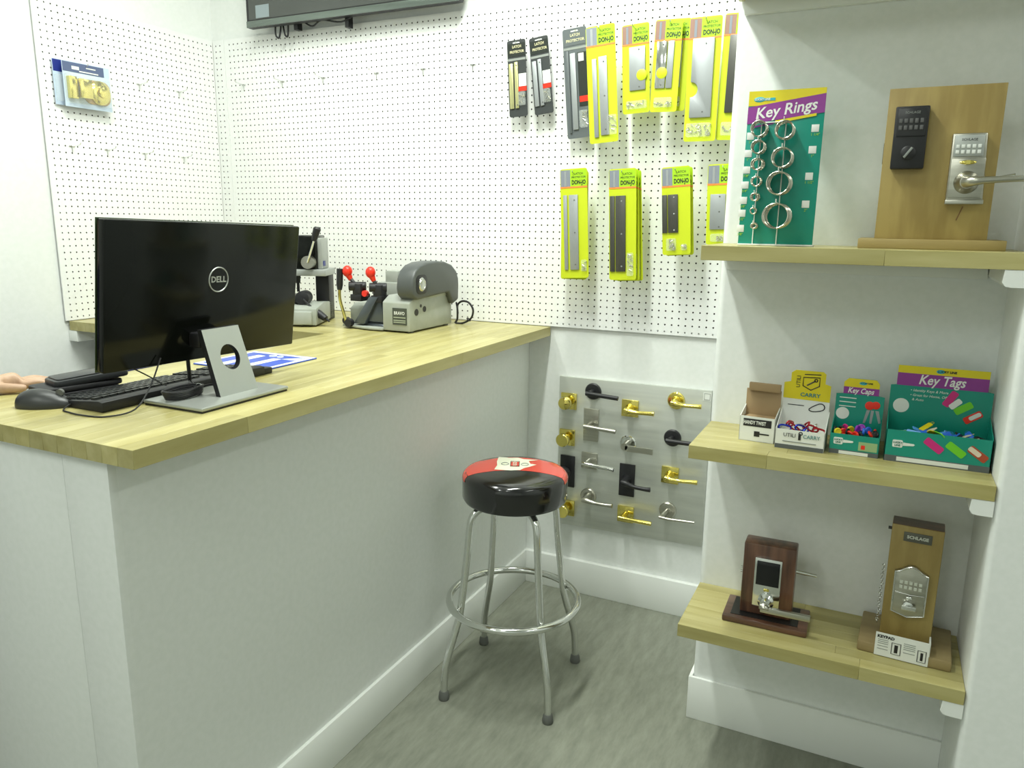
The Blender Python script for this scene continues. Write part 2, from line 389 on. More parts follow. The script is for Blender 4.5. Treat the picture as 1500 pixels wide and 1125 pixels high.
# ================================================================ BAR STOOL
SX, SY = .277, -.69
st = thing('bar_stool', 'chrome bar stool with a glossy black padded seat and red band', 'stool', (SX, SY, 0))
def seat(b):
    lathe(b, [(0, .648), (.150, .648), (.163, .652), (.168, .662), (.1685, .72), (.166, .733), (.158, .741), (.13, .7455), (.07, .7485), (0, .7495)], seg=56)
so = part('seat', seat, BLACKV, st)
def domez(r): 
    pr = [(0, .7495), (.07, .7485), (.13, .7455), (.158, .741), (.166, .733), (.1683, .722)]
    for (a, b_), (c_, d_) in zip(pr, pr[1:]):
        if a <= r <= c_: return b_+(d_-b_)*(r-a)/(c_-a)
    return .722
def decal(b, poly, lift=.0006, n=1):
    """grid-clipped patch following the dome"""
    tmp = bmesh.new(); f = tmp.faces.new([tmp.verts.new((x, y, 0)) for x, y in poly])
    bmesh.ops.triangulate(tmp, faces=[f])
    for _ in range(3): bmesh.ops.subdivide_edges(tmp, edges=tmp.edges, cuts=1, use_grid_fill=True)
    me = bpy.data.meshes.new('d')
    for v in tmp.verts: v.co.z = domez(min(.168, math.hypot(v.co.x, v.co.y)))+lift
    tmp.to_mesh(me); tmp.free(); b.from_mesh(me); bpy.data.meshes.remove(me)
ca, sa = math.cos(R(24)), math.sin(R(24))    # band runs left-right as seen by the customer
def rotp(p): return [(x*ca-y*sa, x*sa+y*ca) for x, y in p]
SP = [(0, .7495), (.07, .7485), (.13, .7455), (.158, .741), (.1625, .737), (.1665, .7325), (.1685, .7255), (.1692, .70)]
def on_seat(a, b_, lift):
    """point at arc length s from the seat centre in direction (a, b)"""
    sl = math.hypot(a, b_); d = (a/sl, b_/sl) if sl > 1e-6 else (1, 0); acc = 0
    for (r0, z0), (r1, z1) in zip(SP, SP[1:]):
        ln = math.hypot(r1-r0, z1-z0)
        if sl <= acc+ln or (r1, z1) == SP[-1]:
            t = (sl-acc)/ln; r, z = r0+(r1-r0)*t, z0+(z1-z0)*t; nx, nz = (z0-z1)/ln, (r1-r0)/ln
            return Vector((d[0]*(r+nx*lift), d[1]*(r+nx*lift), z+nz*lift))
        acc += ln
def bandmesh(b):
    N, M_ = 64, 14; g = []
    for i in range(N+1):
        x = -.181+.362*i/N; q = (x/.18)**2; lo, hi = -.018-.062*q, .128-.085*q; row = []
        for k in range(M_+1):
            y = lo+(hi-lo)*k/M_; sl = math.hypot(x, y); f = min(1, .181/sl) if sl > 0 else 1
            p = rotp([(x*f, y*f)])[0]; row.append(b.verts.new(on_seat(p[0], p[1], .0005)))
        g.append(row)
    for i in range(N):
        for k in range(M_): b.faces.new((g[i][k], g[i+1][k], g[i+1][k+1], g[i][k+1]))
part('red_band', bandmesh, REDV, so)
crest = [(-.062, -.052), (-.045, -.056), (-.01, -.062), (.02, -.056), (.032, -.035), (.05, -.02), (.072, .006), (.052, .012), (.046, .045), (.078, .062), (.03, .066), (.01, .082), (-.02, .078), (-.055, .098), (-.03, .062), (-.042, .045), (-.058, .03), (-.055, -.01)]
crest = [(x-.004, y+.040) for x, y in crest]
part('cream_crest', lambda b: decal(b, rotp(crest), .0011), CREAM, so)
def ring2(b):
    for cx, cy in ((-.034, .044), (.03, .042)):
        torus(b, (cx*ca-cy*sa, cx*sa+cy*ca, .7508), .012, .0012, seg=16, ms=5)
part('crest_emblem', ring2, GREYP, so)
part('crest_badge', lambda b: decal(b, rotp([(-.016, .018), (.012, .018), (.012, .068), (-.016, .068)]), .0016), REDV, so)
part('badge_frame', lambda b: tube(b, [Vector((x*ca-y*sa, x*sa+y*ca, .7518)) for x, y in [(-.016, .018), (.012, .018), (.012, .068), (-.016, .068)]], .0012, 5, closed=True), BLACKM, so)
text('ILCO', .017, CREAM, so, (-.002*ca-.043*sa, -.002*sa+.043*ca, .7519), rot=(0, 0, R(114)), bold=.0003)
part('seat_plate', lambda b: (lathe(b, [(0, .63), (.1, .63), (.112, .64), (.112, .649), (0, .649)], seg=28), ), CHROME, st)
for ad in (232, 322, 141, 53):
    a = R(ad); u = Vector((math.cos(a), math.sin(a), 0))
    def leg(b):
        P_ = [u*.075+Vector((0, 0, .637)), u*.115+Vector((0, 0, .634)), u*.142+Vector((0, 0, .618)), u*.155+Vector((0, 0, .585)),
              u*.166+Vector((0, 0, .48)), u*.187+Vector((0, 0, .315)), u*.198+Vector((0, 0, .26)), u*.232+Vector((0, 0, .15)), u*.243+Vector((0, 0, .10)), u*.248+Vector((0, 0, .02))]
        tube(b, P_, .0115, 12, smooth=4)
    lg = part('leg', leg, CHROME, st)
    part('rubber_foot', lambda b: lathe(b, [(0, 0), (.0165, 0), (.018, .006), (.0155, .024), (.0125, .03), (0, .03)], (u*.248), seg=16), RUBBER, lg)
    part('rivet', lambda b: ell(b, u*.2+Vector((0, 0, .302)), (.005, .005, .005)), DCHROME, lg)
part('foot_ring', lambda b: torus(b, (0, 0, .30), .2115, .0115, seg=64, ms=12), CHROME, st)
# ================================================================ MONITOR (back towards the customer)
mo = thing('computer_monitor', 'large black computer monitor seen from behind on a silver stand', 'monitor', (-.09, -1.5, H))
boxp('stand_base', mo, SILV, -.091, .09, -.156, .108, .004, .012, .003, label='flat silver base plate')
boxp('base_pad', mo, BLACKM, -.088, .087, -.153, .105, 0, .0045)
def neck(b):
    w2 = .0575; hz = .082; hy = .004; r = .0285; Ht = .149
    outer = []; inner = []
    N = 32
    for k in range(N):
        a = 2*PI*k/N; inner.append((hy+r*math.cos(a), hz+r*math.sin(a)))
        dx, dz = math.cos(a), math.sin(a); t = min((w2/abs(dx)) if abs(dx) > 1e-6 else 9, ((Ht-hz)/dz) if dz > 1e-6 else 9, (hz/-dz) if dz < -1e-6 else 9)
        outer.append((t*dx, hz+t*dz))
    for cy_, cz_ in ((w2, Ht), (-w2, Ht), (-w2, 0), (w2, 0)):
        k = min(range(N), key=lambda i: abs(math.atan2(math.sin(2*PI*i/N-math.atan2(cz_-hz, cy_)), math.cos(2*PI*i/N-math.atan2(cz_-hz, cy_)))))
        outer[k] = (cy_, cz_)
    vs = {}
    for s, xx in ((0, 0), (1, -.014)):
        for nm_, arr in (('o', outer), ('i', inner)):
            for k, (y, z) in enumerate(arr): vs[(nm_, s, k)] = b.verts.new((xx-z*.33, y*(1-.05*z/Ht), z))
    for k in range(N):
        k2 = (k+1) % N
        b.faces.new((vs['o', 0, k], vs['o', 0, k2], vs['i', 0, k2], vs['i', 0, k])).material_index = 0
        b.faces.new((vs['o', 1, k], vs['i', 1, k], vs['i', 1, k2], vs['o', 1, k2])).material_index = 1
        b.faces.new((vs['o', 0, k], vs['o', 1, k], vs['o', 1, k2], vs['o', 0, k2])).material_index = 1
        b.faces.new((vs['i', 0, k], vs['i', 0, k2], vs['i', 1, k2], vs['i', 1, k])).material_index = 1
part('neck', neck, [MSILV, BLACKM], mo, loc=(.043, -.002, .0115))
def pyz(x): return x
tilt = R(6.7)
# panel local frame: origin at bottom centre, z up the panel, x towards the customer
pan = part('display_shell', lambda b: bx(b, -.022, 0, -.283, .283, 0, .316), BLACKG, mo, .004, loc=(-.066, .02, .082), rot=(R(-1.5), tilt, 0))
boxp('side_bezel', pan, mat('green_black_edge', (.03, .05, .02), .2), -.0245, -.0225, -.284, .284, -.001, .317, .0005)
boxp('screen', pan, SCREEN, -.0262, -.0246, -.277, .277, .012, .31)
part('logo_ring', lambda b: torus(b, (.0004, .014, .186), .0285, .0016, axis=(1, 0, 0), seg=40, ms=6), MSILV, pan)
text('DELL', .0195, MSILV, pan, (.0006, .014, .186), rot=(PI/2, 0, PI/2), bold=.0005, sx=1.05)
boxp('mount_cover', mo, BLACKM, -.066, -.028, -.045, .045, .115, .150, .006)
# ================================================================ KEYBOARD / MOUSE / BLACK ITEMS / CABLES
kb = thing('keyboard', 'black computer keyboard lying between the monitor and the counter edge', 'keyboard', (-.275, -1.51, H))
def kbody(b):
    prism(b, [(-.085, 0), (-.085, .010), (.072, .024), (.085, .022), (.085, 0)], -.238, .238, plane='xz')
kbo = part('body', kbody, BLACKM, kb, .002)
def kz(x): return .010+(x+.085)/.157*.014
KEYM = mat('key_cap_black', (.02, .022, .022), .35)
bmk = bmesh.new(); prism(bmk, [(-.0075, 0), (.0075, 0), (.0062, .005), (-.0062, .005)], -.0077, .0077); kme = finish(bmk, 'key', KEYM, 0, smooth=False)
for r_ in range(6):
    for c_ in range(24):
        if (c_ in (15, 19)) and True: continue
        x = -.068+r_*.0205+(.006 if r_ == 5 else 0); y = -.2185+c_*.019
        if r_ == 1 and 4 <= c_ <= 8 or (r_ in (1, 2) and c_ == 17): pass
        link('key', kme, kb, (x, y, kz(x)-.0005), (0, -R(5), 0))
ms = thing('computer_mouse', 'black computer mouse at the left end of the counter', 'mouse', (-.352, -1.768, H), R(28))
def mouse(b):
    g = bmesh.ops.create_uvsphere(b, u_segments=28, v_segments=18, radius=1)
    for v in b.verts:
        x, y, z = v.co
        zz = max(z, -.12)
        v.co = Vector((x*.061, y*.033*(1-.12*x), (zz+.12)*.034*(1-.25*x*1.0)))
part('shell', mouse, mat('mouse_plastic', (.028, .03, .03), .38), ms)
part('scroll_wheel', lambda b: cyl(b, (.036, -.004, .031), (.036, .004, .031), .008, seg=18), RUBBER, ms)
boxp('button_split', ms, BLACKM, .044, .058, -.0006, .0006, .012, .0205)
cr = thing('card_terminal', 'black card terminal lying behind the mouse, under the rounded case', 'card terminal', (-.418, -1.64, H), R(-10))
part('lower_body', lambda b: prism(b, rrect(-.045, .05, -.10, .075, .012), 0, .013, plane='xy'), BLACKM, cr, .003)
part('middle_body', lambda b: prism(b, rrect(-.048, .045, -.095, .085, .014), .0135, .0265, plane='xy'), mat('soft_black', (.018, .018, .02), .55), cr, .004)
wl = thing('wallet', 'black rounded case resting on top of the card terminal', 'case', (-.412, -1.63, H+.027), R(-14))
part('case_body', lambda b: prism(b, rrect(-.036, .04, -.075, .09, .012), 0, .017, plane='xy'), mat('black_leather', (.03, .032, .034), .4), wl, .005, rot=(R(3), 0, 0))
part('flap', lambda b: prism(b, rrect(-.03, .034, -.068, .03, .01), .016, .02, plane='xy'), mat('black_leather', (0, 0, 0)), wl, .001, rot=(R(3), 0, 0))
mc = thing('cable', 'thin black cable looping down from the monitor to the mouse', 'cable', (-.25, -1.75, H))
part('cord', lambda b: tube(b, [(-.048, .012, .01), (-.03, -.024, .003), (.0, -.032, .0022), (.045, -.035, .0022), (.10, -.02, .0022), (.125, .03, .01), (.11, .085, .05), (.105, .12, .105)], .0017, 6, smooth=6), BLACKM, mc)
mc2 = thing('cable', 'thick black power cable hanging behind the monitor neck', 'cable', (-.17, -1.56, H))
part('cord', lambda b: tube(b, [(.005, .02, .09), (.0, .025, .05), (-.005, .03, .032), (.02, .015, .028), (.06, -.01, .022)], .0045, 8, smooth=6), BLACKM, mc2)
mc3 = thing('cable', 'thin black cable dropping from the monitor onto the keyboard', 'cable', (-.19, -1.66, H))
part('cord', lambda b: tube(b, [(.03, -.03, .09), (.028, .01, .065), (.02, .05, .04), (-.005, .08, .028)], .0015, 6, smooth=6), BLACKM, mc3)
cb = thing('coiled_cable', 'bundle of coiled black cable lying on the monitor stand base', 'cable', (-.118, -1.60, H+.012))
def coil(b):
    for k in range(5):
        tube(b, [Vector((.018*math.cos(a)*(1+.1*k), .045*math.sin(a)*(1+.04*k), .004+.0042*k+.001*math.sin(3*a))) for a in [2*PI*i/20 for i in range(20)]], .0028, 6, closed=True)
    tube(b, [(0, .045, .014), (.004, .075, .016), (.01, .1, .012)], .003, 6, smooth=5)
part('coil', coil, BLACKM, cb)
part('twist_tie', lambda b: torus(b, (0, .045, .012), .012, .0012, axis=(0, 1, 0), seg=14, ms=5), MSILV, cb)
pg = thing('usb_plug', 'small black plug end lying behind the monitor neck', 'plug', (-.205, -1.262, H))
boxp('plug_body', pg, BLACKM, -.012, .014, -.03, .02, 0, .016, .003)
# blue and white counter mat
mt = thing('counter_mat', 'blue and white printed counter mat behind the monitor', 'mat', (-.349, -1.13, H), R(0))
part('mat_sheet', lambda b: prism(b, rrect(-.124, .124, -.13, .112, .006), 0, .0035, plane='xy'), BLUEP, mt, .0008)
def matw(b):
    q = .0038
    for x0, x1, y0, y1 in ((-.12, -.108, -.125, .107), (.105, .12, -.125, .107), (-.108, .105, .09, .107), (-.06, -.03, -.11, .06), (.02, .05, -.11, .04), (-.108, .105, -.125, -.112)):
        bx(b, x0, x1, y0, y1, .0034, q)
    prism(b, [(.05, .04), (.1, .04), (.1, .09), (.075, .07)], .0034, q, plane='xy')
    torus(b, (-.01, .07, .0036), .011, .0012, seg=16, ms=4); torus(b, (.02, .068, .0036), .009, .0012, seg=16, ms=4)
part('white_print', matw, WPAPER, mt)
# ================================================================ KEY DUPLICATOR (right)
km = thing('key_machine', 'grey key cutting machine with two red knobs and a round hood', 'key machine', (-.43, -.29, H))
def T_(p): return (p[0]+.43, p[1]+.29, p[2]-H)
def kbody2(b):
    prism(b, [(-.160, .006), (.142, .006), (.142, .085), (.085, .135), (-.12, .135), (-.160, .112)], .038, .158, plane='yz')
kbd = part('motor_housing', kbody2, CASTG, km, .005)
part('tray', lambda b: prism(b, [(-.165, -.14), (-.02, -.168), (.04, -.165), (.04, .12), (-.165, .12)], .004, .014, plane='xy'), CASTG, km, .003, label='pale lower chip tray')
part('left_housing', lambda b: prism(b, [(-.09, .014), (.12, .014), (.12, .09), (-.06, .09), (-.09, .07)], -.165, -.01, plane='yz'), CASTG, km, .004)
part('vise_ramp', lambda b: (prism(b, [(-.105, .02), (-.03, .125), (.01, .125), (-.055, .02)], -.15, -.08), prism(b, [(.01, .125), (-.02, .125), (-.045, .03), (.024, .03)], -.135, -.09)), SLATE, km, .003, label='dark sloping front plate')
part('chip_guard', lambda b: prism(b, [(-.135, .016), (-.06, .095), (-.06, .016)], -.06, .022, plane='yz'), SLATE, km, .002)
part('bridge', lambda b: (prism(b, [(-.03, .12), (.12, .12), (.12, .205), (.09, .225), (0, .225), (-.03, .2)], .06, .16, plane='yz'), bx(b, -.09, .06, -.01, .06, .10, .17), bx(b, -.06, .0, .0, .05, .165, .215)), CASTG, km, .005)
part('cutter_shroud', lambda b: cyl(b, (.055, -.01, .185), (.06, -.01, .185), .035, seg=24), BLACKM, km)
def hood(b):
    pr = [(-.140, .122), (-.163, .14), (-.168, .165), (-.163, .20), (-.145, .228), (-.115, .246), (-.07, .256), (.0, .259), (.06, .255), (.115, .240), (.15, .215), (.166, .185), (.168, .155), (.165, .10), (.12, .085), (.09, .135)]
    prism(b, pr, .105, .178, plane='yz')
hd = part('hood', hood, HOODG, km, .009, bseg=3, label='dark grey rounded motor hood')
part('wheel_opening', lambda b: prism(b, rrect(-.145, -.070, .143, .213, .022), .1775, .1795, plane='yz'), BLACKM, hd, .0005)
part('brush_wheel', lambda b: (ell(b, (.1795, -.107, .178), (.006, .022, .026)), torus(b, (.182, -.107, .178), .018, .003, axis=(1, 0, 0), seg=20, ms=6)), DCHROME, hd)
def holes(b):
    for y, z, r in ((-.115, .075, .0125), (-.06, .082, .011), (-.085, .096, .006)): cyl(b, (.1575, y, z), (.1595, y, z), r, seg=20)
part('side_knob', holes, BLACKM, km)
boxp('name_plate', km, mat('plate_dark', (.06, .07, .055), .4), .084, .146, -.1625, -.1605, .03, .092, label='dark maker plate with white writing')
text('BRAVO', .017, WPAPER, km, (.1145, -.163, .073), bold=.0002, sx=.85)
part('plate_lines', lambda b: [bx(b, .089, .141, -.1632, -.1624, z, z+.003) for z in (.056, .045, .038)], LIMEP, km)
for x, zt, dx, nm in ((-.115, .205, -.018, 'left'), (-.02, .205, -.006, 'right')):
    part('vise', lambda b: (cyl(b, (x+.02, -.12, .125), (x+.02, -.12, .17), .026, seg=8), cyl(b, (x-.01, -.145, .16), (x+.045, -.11, .16), .017, seg=12), bx(b, x-.005, x+.045, -.145, -.085, .105, .13), cyl(b, (x+.015, -.13, .16), (x+dx+.008, -.135, .19), .009, .007, seg=10)), BLACKM, km, .002)
    part('knob', lambda b: (cyl(b, (x+dx+.010, -.133, .183), (x+dx+.004, -.137, .20), .008, .012, seg=16), ell(b, (x+dx, -.14, .216), (.019, .019, .022))), REDK, km, label='red oval clamp knob')
part('centre_button', lambda b: cyl(b, (-.058, -.14, .135), (-.058, -.125, .135), .012, seg=16), REDK, km)
lv = part('carriage_lever', lambda b: tube(b, [(-.135, -.15, .012), (-.15, -.15, .06), (-.165, -.15, .11), (-.165, -.15, .15)], .006, 8, smooth=5), BRASS, km, label='brass bent lever rod')
part('grip', lambda b: tube(b, [(-.165, -.15, .145), (-.164, -.15, .165), (-.16, -.15, .225)], [.009, .0125, .0125], 12), BLACKM, lv)
part('foot_knob', lambda b: (cyl(b, (-.12, -.165, .022), (-.12, -.145, .022), .016, seg=14), cyl(b, (-.145, -.15, .028), (-.145, -.13, .028), .013, seg=14)), BLACKM, km)
part('rubber_foot', lambda b: [cyl(b, (x, y, 0), (x, y, .007), .012, seg=12) for x, y in ((-.13, -.12), (-.13, .1), (.14, -.13), (.14, .12))], RUBBER, km)
cc = thing('power_cord', 'black power cord looped behind the grey key machine', 'cord', (-.26, -.11, H))
part('cord', lambda b: tube(b, [(-.012, .0, .085), (.0, -.012, .06), (-.002, -.01, .02), (-.01, -.01, .0045), (.02, -.005, .0045), (.055, 0, .025), (.065, 0, .06), (.045, 0, .088), (.015, 0, .092), (-.008, .004, .075), (-.01, .008, .04)], .0042, 8, smooth=7), BLACKM, cc)
part('cord_tie', lambda b: torus(b, (.045, 0, .02), .008, .0025, axis=(.6, 0, .8), seg=14, ms=6), BLACKM, cc)
# ================================================================ SMALL BLACK KEY MACHINE (left, partly behind the monitor)
dm = thing('laser_key_machine', 'tall black and grey key machine with a ball lever behind the monitor', 'key machine', (-.83, -.36, H), R(25))
part('base_casting', lambda b: (prism(b, [(-.17, .006), (.10, .006), (.10, .075), (-.05, .085), (-.17, .07)], -.16, .085, plane='yz'), bx(b, .0, .07, -.185, -.12, .01, .06)), CASTG, dm, .004)
part('column', lambda b: bx(b, .03, .085, .04, .12, .0, .21), BLACKM, dm, .003)
part('rubber_foot', lambda b: [cyl(b, (x, y, 0), (x, y, .008), .012, seg=10) for x, y in ((-.13, -.13), (.05, -.13), (-.13, .07), (.07, .07))], RUBBER, dm)
part('work_arm', lambda b: bx(b, -.16, .098, -.055, .10, .187, .213), MSILV, dm, .003, label='pale grey horizontal arm')
part('head_housing', lambda b: (bx(b, -.16, .06, -.045, .10, .2135, .345)), BLACKG, dm, .006)
part('side_cover', lambda b: bx(b, .0605, .08, -.03, .07, .2135, .335), SILV, dm, .004, label='grey side cover')
part('lever_hub', lambda b: cyl(b, (.035, -.085, .242), (.035, -.046, .242), .025, seg=24), NICKEL, dm)
lv = part('lever', lambda b: tube(b, [(.037, -.09, .242), (.065, -.095, .32), (.073, -.095, .345)], .004, 8), CHROME, dm)
part('lever_knob', lambda b: tube(b, [(.067, -.095, .325), (.073, -.095, .345), (.082, -.095, .372), (.083, -.095, .379)], [.009, .013, .015, .009], 14), BLACKM, lv)
part('spindle', lambda b: (cyl(b, (-.03, .0, .19), (-.03, .0, .155), .012, .009, seg=14), cyl(b, (-.03, 0, .155), (-.03, 0, .12), .006, seg=10)), BLACKM, dm)
part('clamp_block', lambda b: (bx(b, -.12, .01, -.10, .02, .085, .112), cyl(b, (-.07, -.12, .11), (-.07, .0, .11), .022, seg=16), cyl(b, (.015, -.11, .105), (.015, -.05, .105), .027, seg=20)), BLACKM, dm, .002)
part('crank_handle', lambda b: (tube(b, [(.02, -.11, .1), (.07, -.13, .06), (.13, -.15, .02)], .004, 8), tube(b, [(.045, -.12, .07), (.085, -.135, .048), (.115, -.145, .03)], [.009, .016, .012], 12)), BLACKM, dm)
part('switch', lambda b: bx(b, .0805, .082, -.02, .012, .225, .245), BLUEB, dm)
# ================================================================ TV
tv = thing('television', 'large dark wall television at the top edge of the view', 'television', (-.8, -.05, 2.328))
part('casing', lambda b: prism(b, [(-.035, 0), (-.035, .64), (.0, .64), (.03, .60), (.03, .06), (0, 0)], -.53, .53, plane='yz'), BLACKM, tv, .003)
boxp('screen', tv, TVG, -.515, .515, -.0362, -.0348, .03, .625)
boxp('bottom_bezel', tv, mat('tv_bezel', (.16, .19, .17), .18, .6), -.53, .53, -.0372, -.034, .0, .026, .001, label='shiny lower bezel strip')
boxp('sticker', tv, mat('film_sticker', (.25, .30, .32), .2), -.475, -.40, -.037, -.0364, .034, .085)
part('wall_bracket', lambda b: (bx(b, -.2, .2, .03, .0485, .15, .45), bx(b, -.3, -.28, .0, .03, -.02, .1), bx(b, -.03, -.012, .0, .03, -.035, .1)), BLACKM, tv)
def tvc(b):
    tube(b, [(-.40, -.0, .02), (-.402, .0, -.03), (-.385, .0, -.045), (-.375, 0, -.02), (-.37, 0, .01)], .004, 7, smooth=5)
    tube(b, [(-.36, 0, .01), (-.35, 0, -.035), (-.335, 0, -.04), (-.33, 0, .01)], .004, 7, smooth=5)
    tube(b, [(-.25, 0, .01), (-.2, 0, -.015), (-.15, 0, .005), (-.05, 0, -.012), (.02, 0, .01)], .0035, 7, smooth=5)
part('cables', tvc, BLACKM, tv)
# ================================================================ PEGBOARD HOOKS
def hookmesh(ln, bend=.012):
    bm = bmesh.new()
    tube(bm, [(0, 0, 0), (0, -.006, 0), (0, -ln*.5, .001), (0, -ln, .004), (0, -ln-.006, bend)], .0017, 7, smooth=4)
    tube(bm, [(-.012, -.003, 0), (.012, -.003, 0)], .0017, 6); tube(bm, [(0, -.003, 0), (0, -.003, -.022)], .0017, 6)
    return finish(bm, 'peg_hook', CHROME)
HK = hookmesh(.05); HL = hookmesh(.13)
px_b = ['empty wire hook on the back pegboard, nearest the left corner', 'second empty wire hook from the corner on the back pegboard', 'third empty wire hook from the corner on the back pegboard',
        'fourth empty wire hook from the corner on the back pegboard', 'fifth empty wire hook from the corner on the back pegboard', 'empty wire hook on the back pegboard closest to the black lock packs']
for i, x in enumerate((-1.437, -1.21, -.992, -.72, -.495, -.268)):
    tag(link('peg_hook', HK, None, (-.1034+.0254*round((x+.1034)/.0254), 0, 2.1161)), px_b[i], 'hook', 'empty hooks on the back pegboard')
lbl = ['empty wire hook of the upper row on the left pegboard, nearer the blister pack', 'empty wire hook of the upper row on the left pegboard, nearer the corner',
       'leftmost empty wire hook of the lower row on the left pegboard', 'second empty wire hook of the lower row on the left pegboard',
       'third empty wire hook of the lower row on the left pegboard', 'empty wire hook of the lower row nearest the room corner']
for i, (y, z) in enumerate(((-.412, 2.065), (-.208, 2.065), (-.742, 1.786), (-.591, 1.786), (-.412, 1.786), (-.21, 1.786))):
    y = -D+.024+.0254*round((y+D-.024)/.0254)
    tag(link('peg_hook', HK, None, (-W, y, 1.1254+.0254*round((z-1.1254)/.0254)), (0, 0, PI/2)), lbl[i], 'hook', 'empty hooks on the left pegboard')
# ================================================================ BLISTER PACKS
def header_y(T, w, h, hh, dark=False, photo=PHOTO1):
    x0, x1, zt = -w/2, w/2, 0
    boxp('photo_panel', T, photo, x0+.002, x0+w*.38, -.0018, -.0009, -hh, -.004)
    boxp('photo_shine', T, PHOTO1 if photo is PHOTO2 else STEELP, x0+w*.16, x0+w*.24, -.0024, -.0018, -hh, -.008)
    boxp('brand_panel', T, LIMED, x0+w*.38, x1-.002, -.0018, -.0009, -hh, -.004)
    text('LATCH', .011, BLACKM, T, (x0+w*.69, -.0022, -hh*.30), sx=w/.105)
    text('PROTECTOR', .0095, BLACKM, T, (x0+w*.69, -.0022, -hh*.50), sx=w/.105)
    text('DON-JO', .021, BLACKM, T, (x0+w*.69, -.0022, -hh*.79), bold=.0007, sx=w*.56/.085)
    boxp('stripe', T, ORANGE, x0, x1, -.0017, -.0009, -hh-.006, -hh)
def card(T, w, h, m):
    def f(b):
        pts = rrect(-w/2, w/2, -h, 0, .008); prism(b, pts, -.0009, 0)
    part('card', f, m, T)
    part('hang_slot', lambda b: prism(b, rrect(-.014, .014, -.014, -.008, .0028), -.0013, -.0008), TRIM, T)
def strip(T, x0, x1, z0, z1, m, holes_=2, y=-.006, nm='metal_plate', notch=None, lab=None):
    def f(b):
        if notch:
            cx, cz, r, side = notch
            pts = [(x0, z0), (x1, z0)]
            if side > 0: pts += [(x1, cz-r)]+[(x1-r*math.sin(PI*k/10), cz-r*math.cos(PI*k/10)) for k in range(1, 10)]+[(x1, cz+r)]
            pts += [(x1, z1), (x0, z1)]
            if side < 0: pts += [(x0, cz+r)]+[(x0+r*math.sin(PI*k/10), cz+r*math.cos(PI*k/10)) for k in range(1, 10)]+[(x0, cz-r)]
            prism(b, pts, y, -.002)
        else: bx(b, x0, x1, y, -.002, z0, z1)
    p = part(nm, f, m, T, .0008, lab)
    if holes_: part('rivet', lambda b: [cyl(b, (x0+(x1-x0)*.62, y-.0008, z0+(z1-z0)*t), (x0+(x1-x0)*.62, y+.0005, z0+(z1-z0)*t), .0028, seg=8) for t in ((.07, .5, .93)[:: (2 if holes_ == 2 else 1)])], CHROME if m is DARKP else RUBBER, p)
    return p
def screws(T, x0, x1, z0, z1, n=16):
    rr = random.Random(int(abs(x0*1e4+z0*1e3)))
    def f(b):
        for _ in range(n):
            x, z, a = rr.uniform(x0, x1), rr.uniform(z0, z1), rr.uniform(0, PI)
            d = Vector((math.cos(a), 0, math.sin(a)))*.006; c = Vector((x, -.005+rr.uniform(-.002, .002), z))
            tube(b, [c-d, c+d*.7, c+d], [.0012, .0016, .0034], 6)
    o = part('screws', f, RING, T); o['kind'] = 'stuff'
    part('blister', lambda b: prism(b, rrect(x0-.005, x1+.005, z0-.006, z1+.006, .005), -.011, -.0012), CLEAR, T, .002)
def pack(px_t, px_b, w, y, label, group, kind, hook=True, dx=0, dy=0, hh=None, rx=0):
    """px_t, px_b: top centre and bottom centre in the photo, y: distance of the card from the pegboard"""
    t = onY(*px_t, y); bt = onY(*px_b, y); h = (t-bt).length; ang = math.atan2(bt.x-t.x, t.z-bt.z)
    T = thing('lock_pack', label, 'blister pack', (t.x+dx, y+dy, t.z), group=group, rot=(rx, -ang, 0))
    return T, w, h
GY = 'yellow door hardware packs on the pegboard'; GK = 'dark door hardware packs on the pegboard'
HOOKS = []
def bodyK(T, w, h, pm, cm, tall=False):
    card(T, w, h, cm)
    boxp('title_panel', T, cm if tall else mat('black_title', (.015, .02, .015), .35), -w/2+.003, w/2-.003, -.0018, -.0009, -.058, -.012)
    text('LATCH', .013, GOLDP, T, (.002, -.0021, -.024), sx=.9, bold=.0003); text('PROTECTOR', .0125, GOLDP, T, (.002, -.0021, -.042), sx=w/.095, bold=.0003)
    boxp('silver_band', T, GREYP, -w/2+.002, w/2-.002, -.0018, -.0009, -.072, -.064)
    if not tall:
        strip(T, -w/2+.006, -w/2+w*.30, -h+.03, -.082, pm, 0); strip(T, -w/2+w*.30+.006, -w/2+w*.56, -h+.03, -.078, pm, 2)
        boxp('white_label', T, WPAPER, w*.08, w/2-.001, -.0022, -.001, -.165, -.12); boxp('red_label', T, REDK, w*.06, w/2-.001, -.0022, -.001, -.182, -.166)
        screws(T, w*.12, w*.36, -h+.045, -.19, 8)
    else:
        strip(T, -w/2+.012, -w/2+w*.22, -h+.02, -.075, CARDG, 0); strip(T, -w/2+w*.28, -w/2+w*.50, -h+.03, -.085, STEELP if pm is None else pm, 0)
        boxp('label_strip', T, mat('black_title', (0, 0, 0)), w*.08, w/2-.003, -.0022, -.001, -.27, -.085)
        boxp('white_label', T, WPAPER, w*.12, w*.34, -.0028, -.0021, -.115, -.088); boxp('red_label', T, REDK, w*.1, w*.45, -.0028, -.0021, -.255, -.235)
        screws(T, w*.12, w*.36, -h+.04, -.29, 8)
